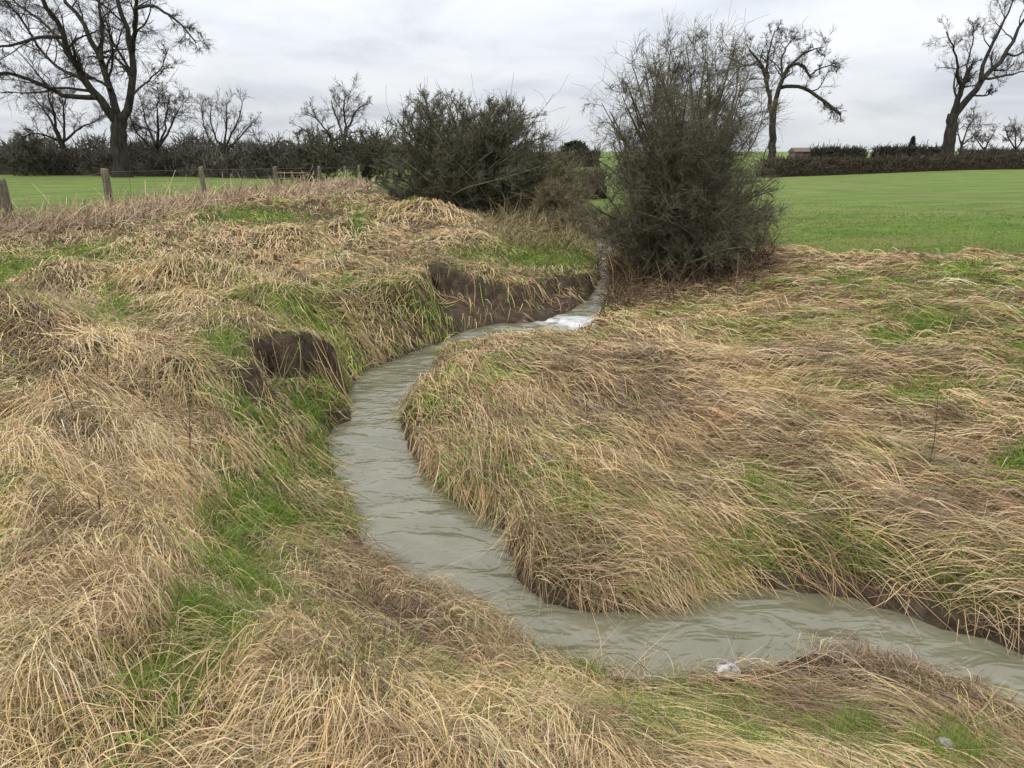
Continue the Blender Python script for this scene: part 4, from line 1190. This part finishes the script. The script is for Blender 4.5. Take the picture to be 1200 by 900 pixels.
# ------------------------------------------------------------------ sky, sun, camera
W = bpy.data.worlds.new('World'); SC.world = W; W.use_nodes = True
nt = W.node_tree; nt.nodes.clear()
SUN_EL, SUN_AZ = math.radians(48), math.radians(215)
def N(t, **k):
    n = nt.nodes.new(t)
    for a, b in k.items(): setattr(n, a, b)
    return n
L = nt.links.new
out = N('ShaderNodeOutputWorld'); bg = N('ShaderNodeBackground'); bg.inputs[1].default_value = .1
sky = N('ShaderNodeTexSky', sky_type='NISHITA', sun_disc=False, sun_elevation=SUN_EL, sun_rotation=SUN_AZ)
tc = N('ShaderNodeTexCoord'); sep = N('ShaderNodeSeparateXYZ'); L(tc.outputs['Generated'], sep.inputs[0])
def M(op, a, b=None):
    n = N('ShaderNodeMath', operation=op)
    for i, v in enumerate((a, b)):
        if v is None: continue
        if isinstance(v, (int, float)): n.inputs[i].default_value = v
        else: L(v, n.inputs[i])
    return n.outputs[0]
zc = M('MAXIMUM', sep.outputs[2], 0.0)
zz = M('ADD', zc, .20)
cmb = N('ShaderNodeCombineXYZ'); L(M('DIVIDE', sep.outputs[0], zz), cmb.inputs[0]); L(M('DIVIDE', sep.outputs[1], zz), cmb.inputs[1])
n1 = N('ShaderNodeTexNoise'); n1.inputs['Scale'].default_value = 1.15; n1.inputs['Detail'].default_value = 7; n1.inputs['Roughness'].default_value = .56; n1.inputs['Distortion'].default_value = .35
L(cmb.outputs[0], n1.inputs['Vector'])
rp = N('ShaderNodeValToRGB'); e = rp.color_ramp.elements
e[0].position = .32; e[0].color = (4.2, 4.45, 4.9, 1); e[1].position = .68; e[1].color = (6.5, 6.6, 6.75, 1)
m_ = e.new(.5); m_.color = (5.6, 5.8, 6.15, 1)
L(n1.outputs['Fac'], rp.inputs[0])
gain = M('ADD', 1.0, M('MULTIPLY', zc, 2.0))      # an overcast sky is brighter overhead
vm = N('ShaderNodeVectorMath', operation='SCALE'); L(rp.outputs[0], vm.inputs[0]); L(gain, vm.inputs['Scale'])
mx = N('ShaderNodeMix', data_type='RGBA'); mx.inputs[0].default_value = .93
L(sky.outputs[0], mx.inputs[6]); L(vm.outputs[0], mx.inputs[7]); L(mx.outputs[2], bg.inputs[0]); L(bg.outputs[0], out.inputs[0])

sun = bpy.data.lights.new('sun', 'SUN'); sun.energy = 1.5; sun.angle = math.radians(11); sun.color = (1, .955, .88)
so = bpy.data.objects.new('sun', sun); COL.objects.link(so)
so.rotation_euler = (math.radians(90) - SUN_EL, 0, math.radians(180) - SUN_AZ)

cam = bpy.data.cameras.new('camera'); co = bpy.data.objects.new('camera', cam); COL.objects.link(co)
cam.sensor_fit = 'HORIZONTAL'; cam.sensor_width = 36; cam.lens = 36 * F / 1200; cam.clip_end = 6000; cam.clip_start = .05
co.location = (0, 0, EYE); co.rotation_euler = (math.radians(90) - PITCH, 0, 0)
SC.camera = co
SC.view_settings.view_transform = 'Standard'; SC.view_settings.look = 'None'; SC.view_settings.gamma = 1; SC.view_settings.exposure = 0.34
SC.cycles.adaptive_threshold = .02; SC.cycles.max_bounces = 5; SC.cycles.diffuse_bounces = 2; SC.cycles.glossy_bounces = 2; SC.cycles.transmission_bounces = 3
SC.cycles.use_denoising = True
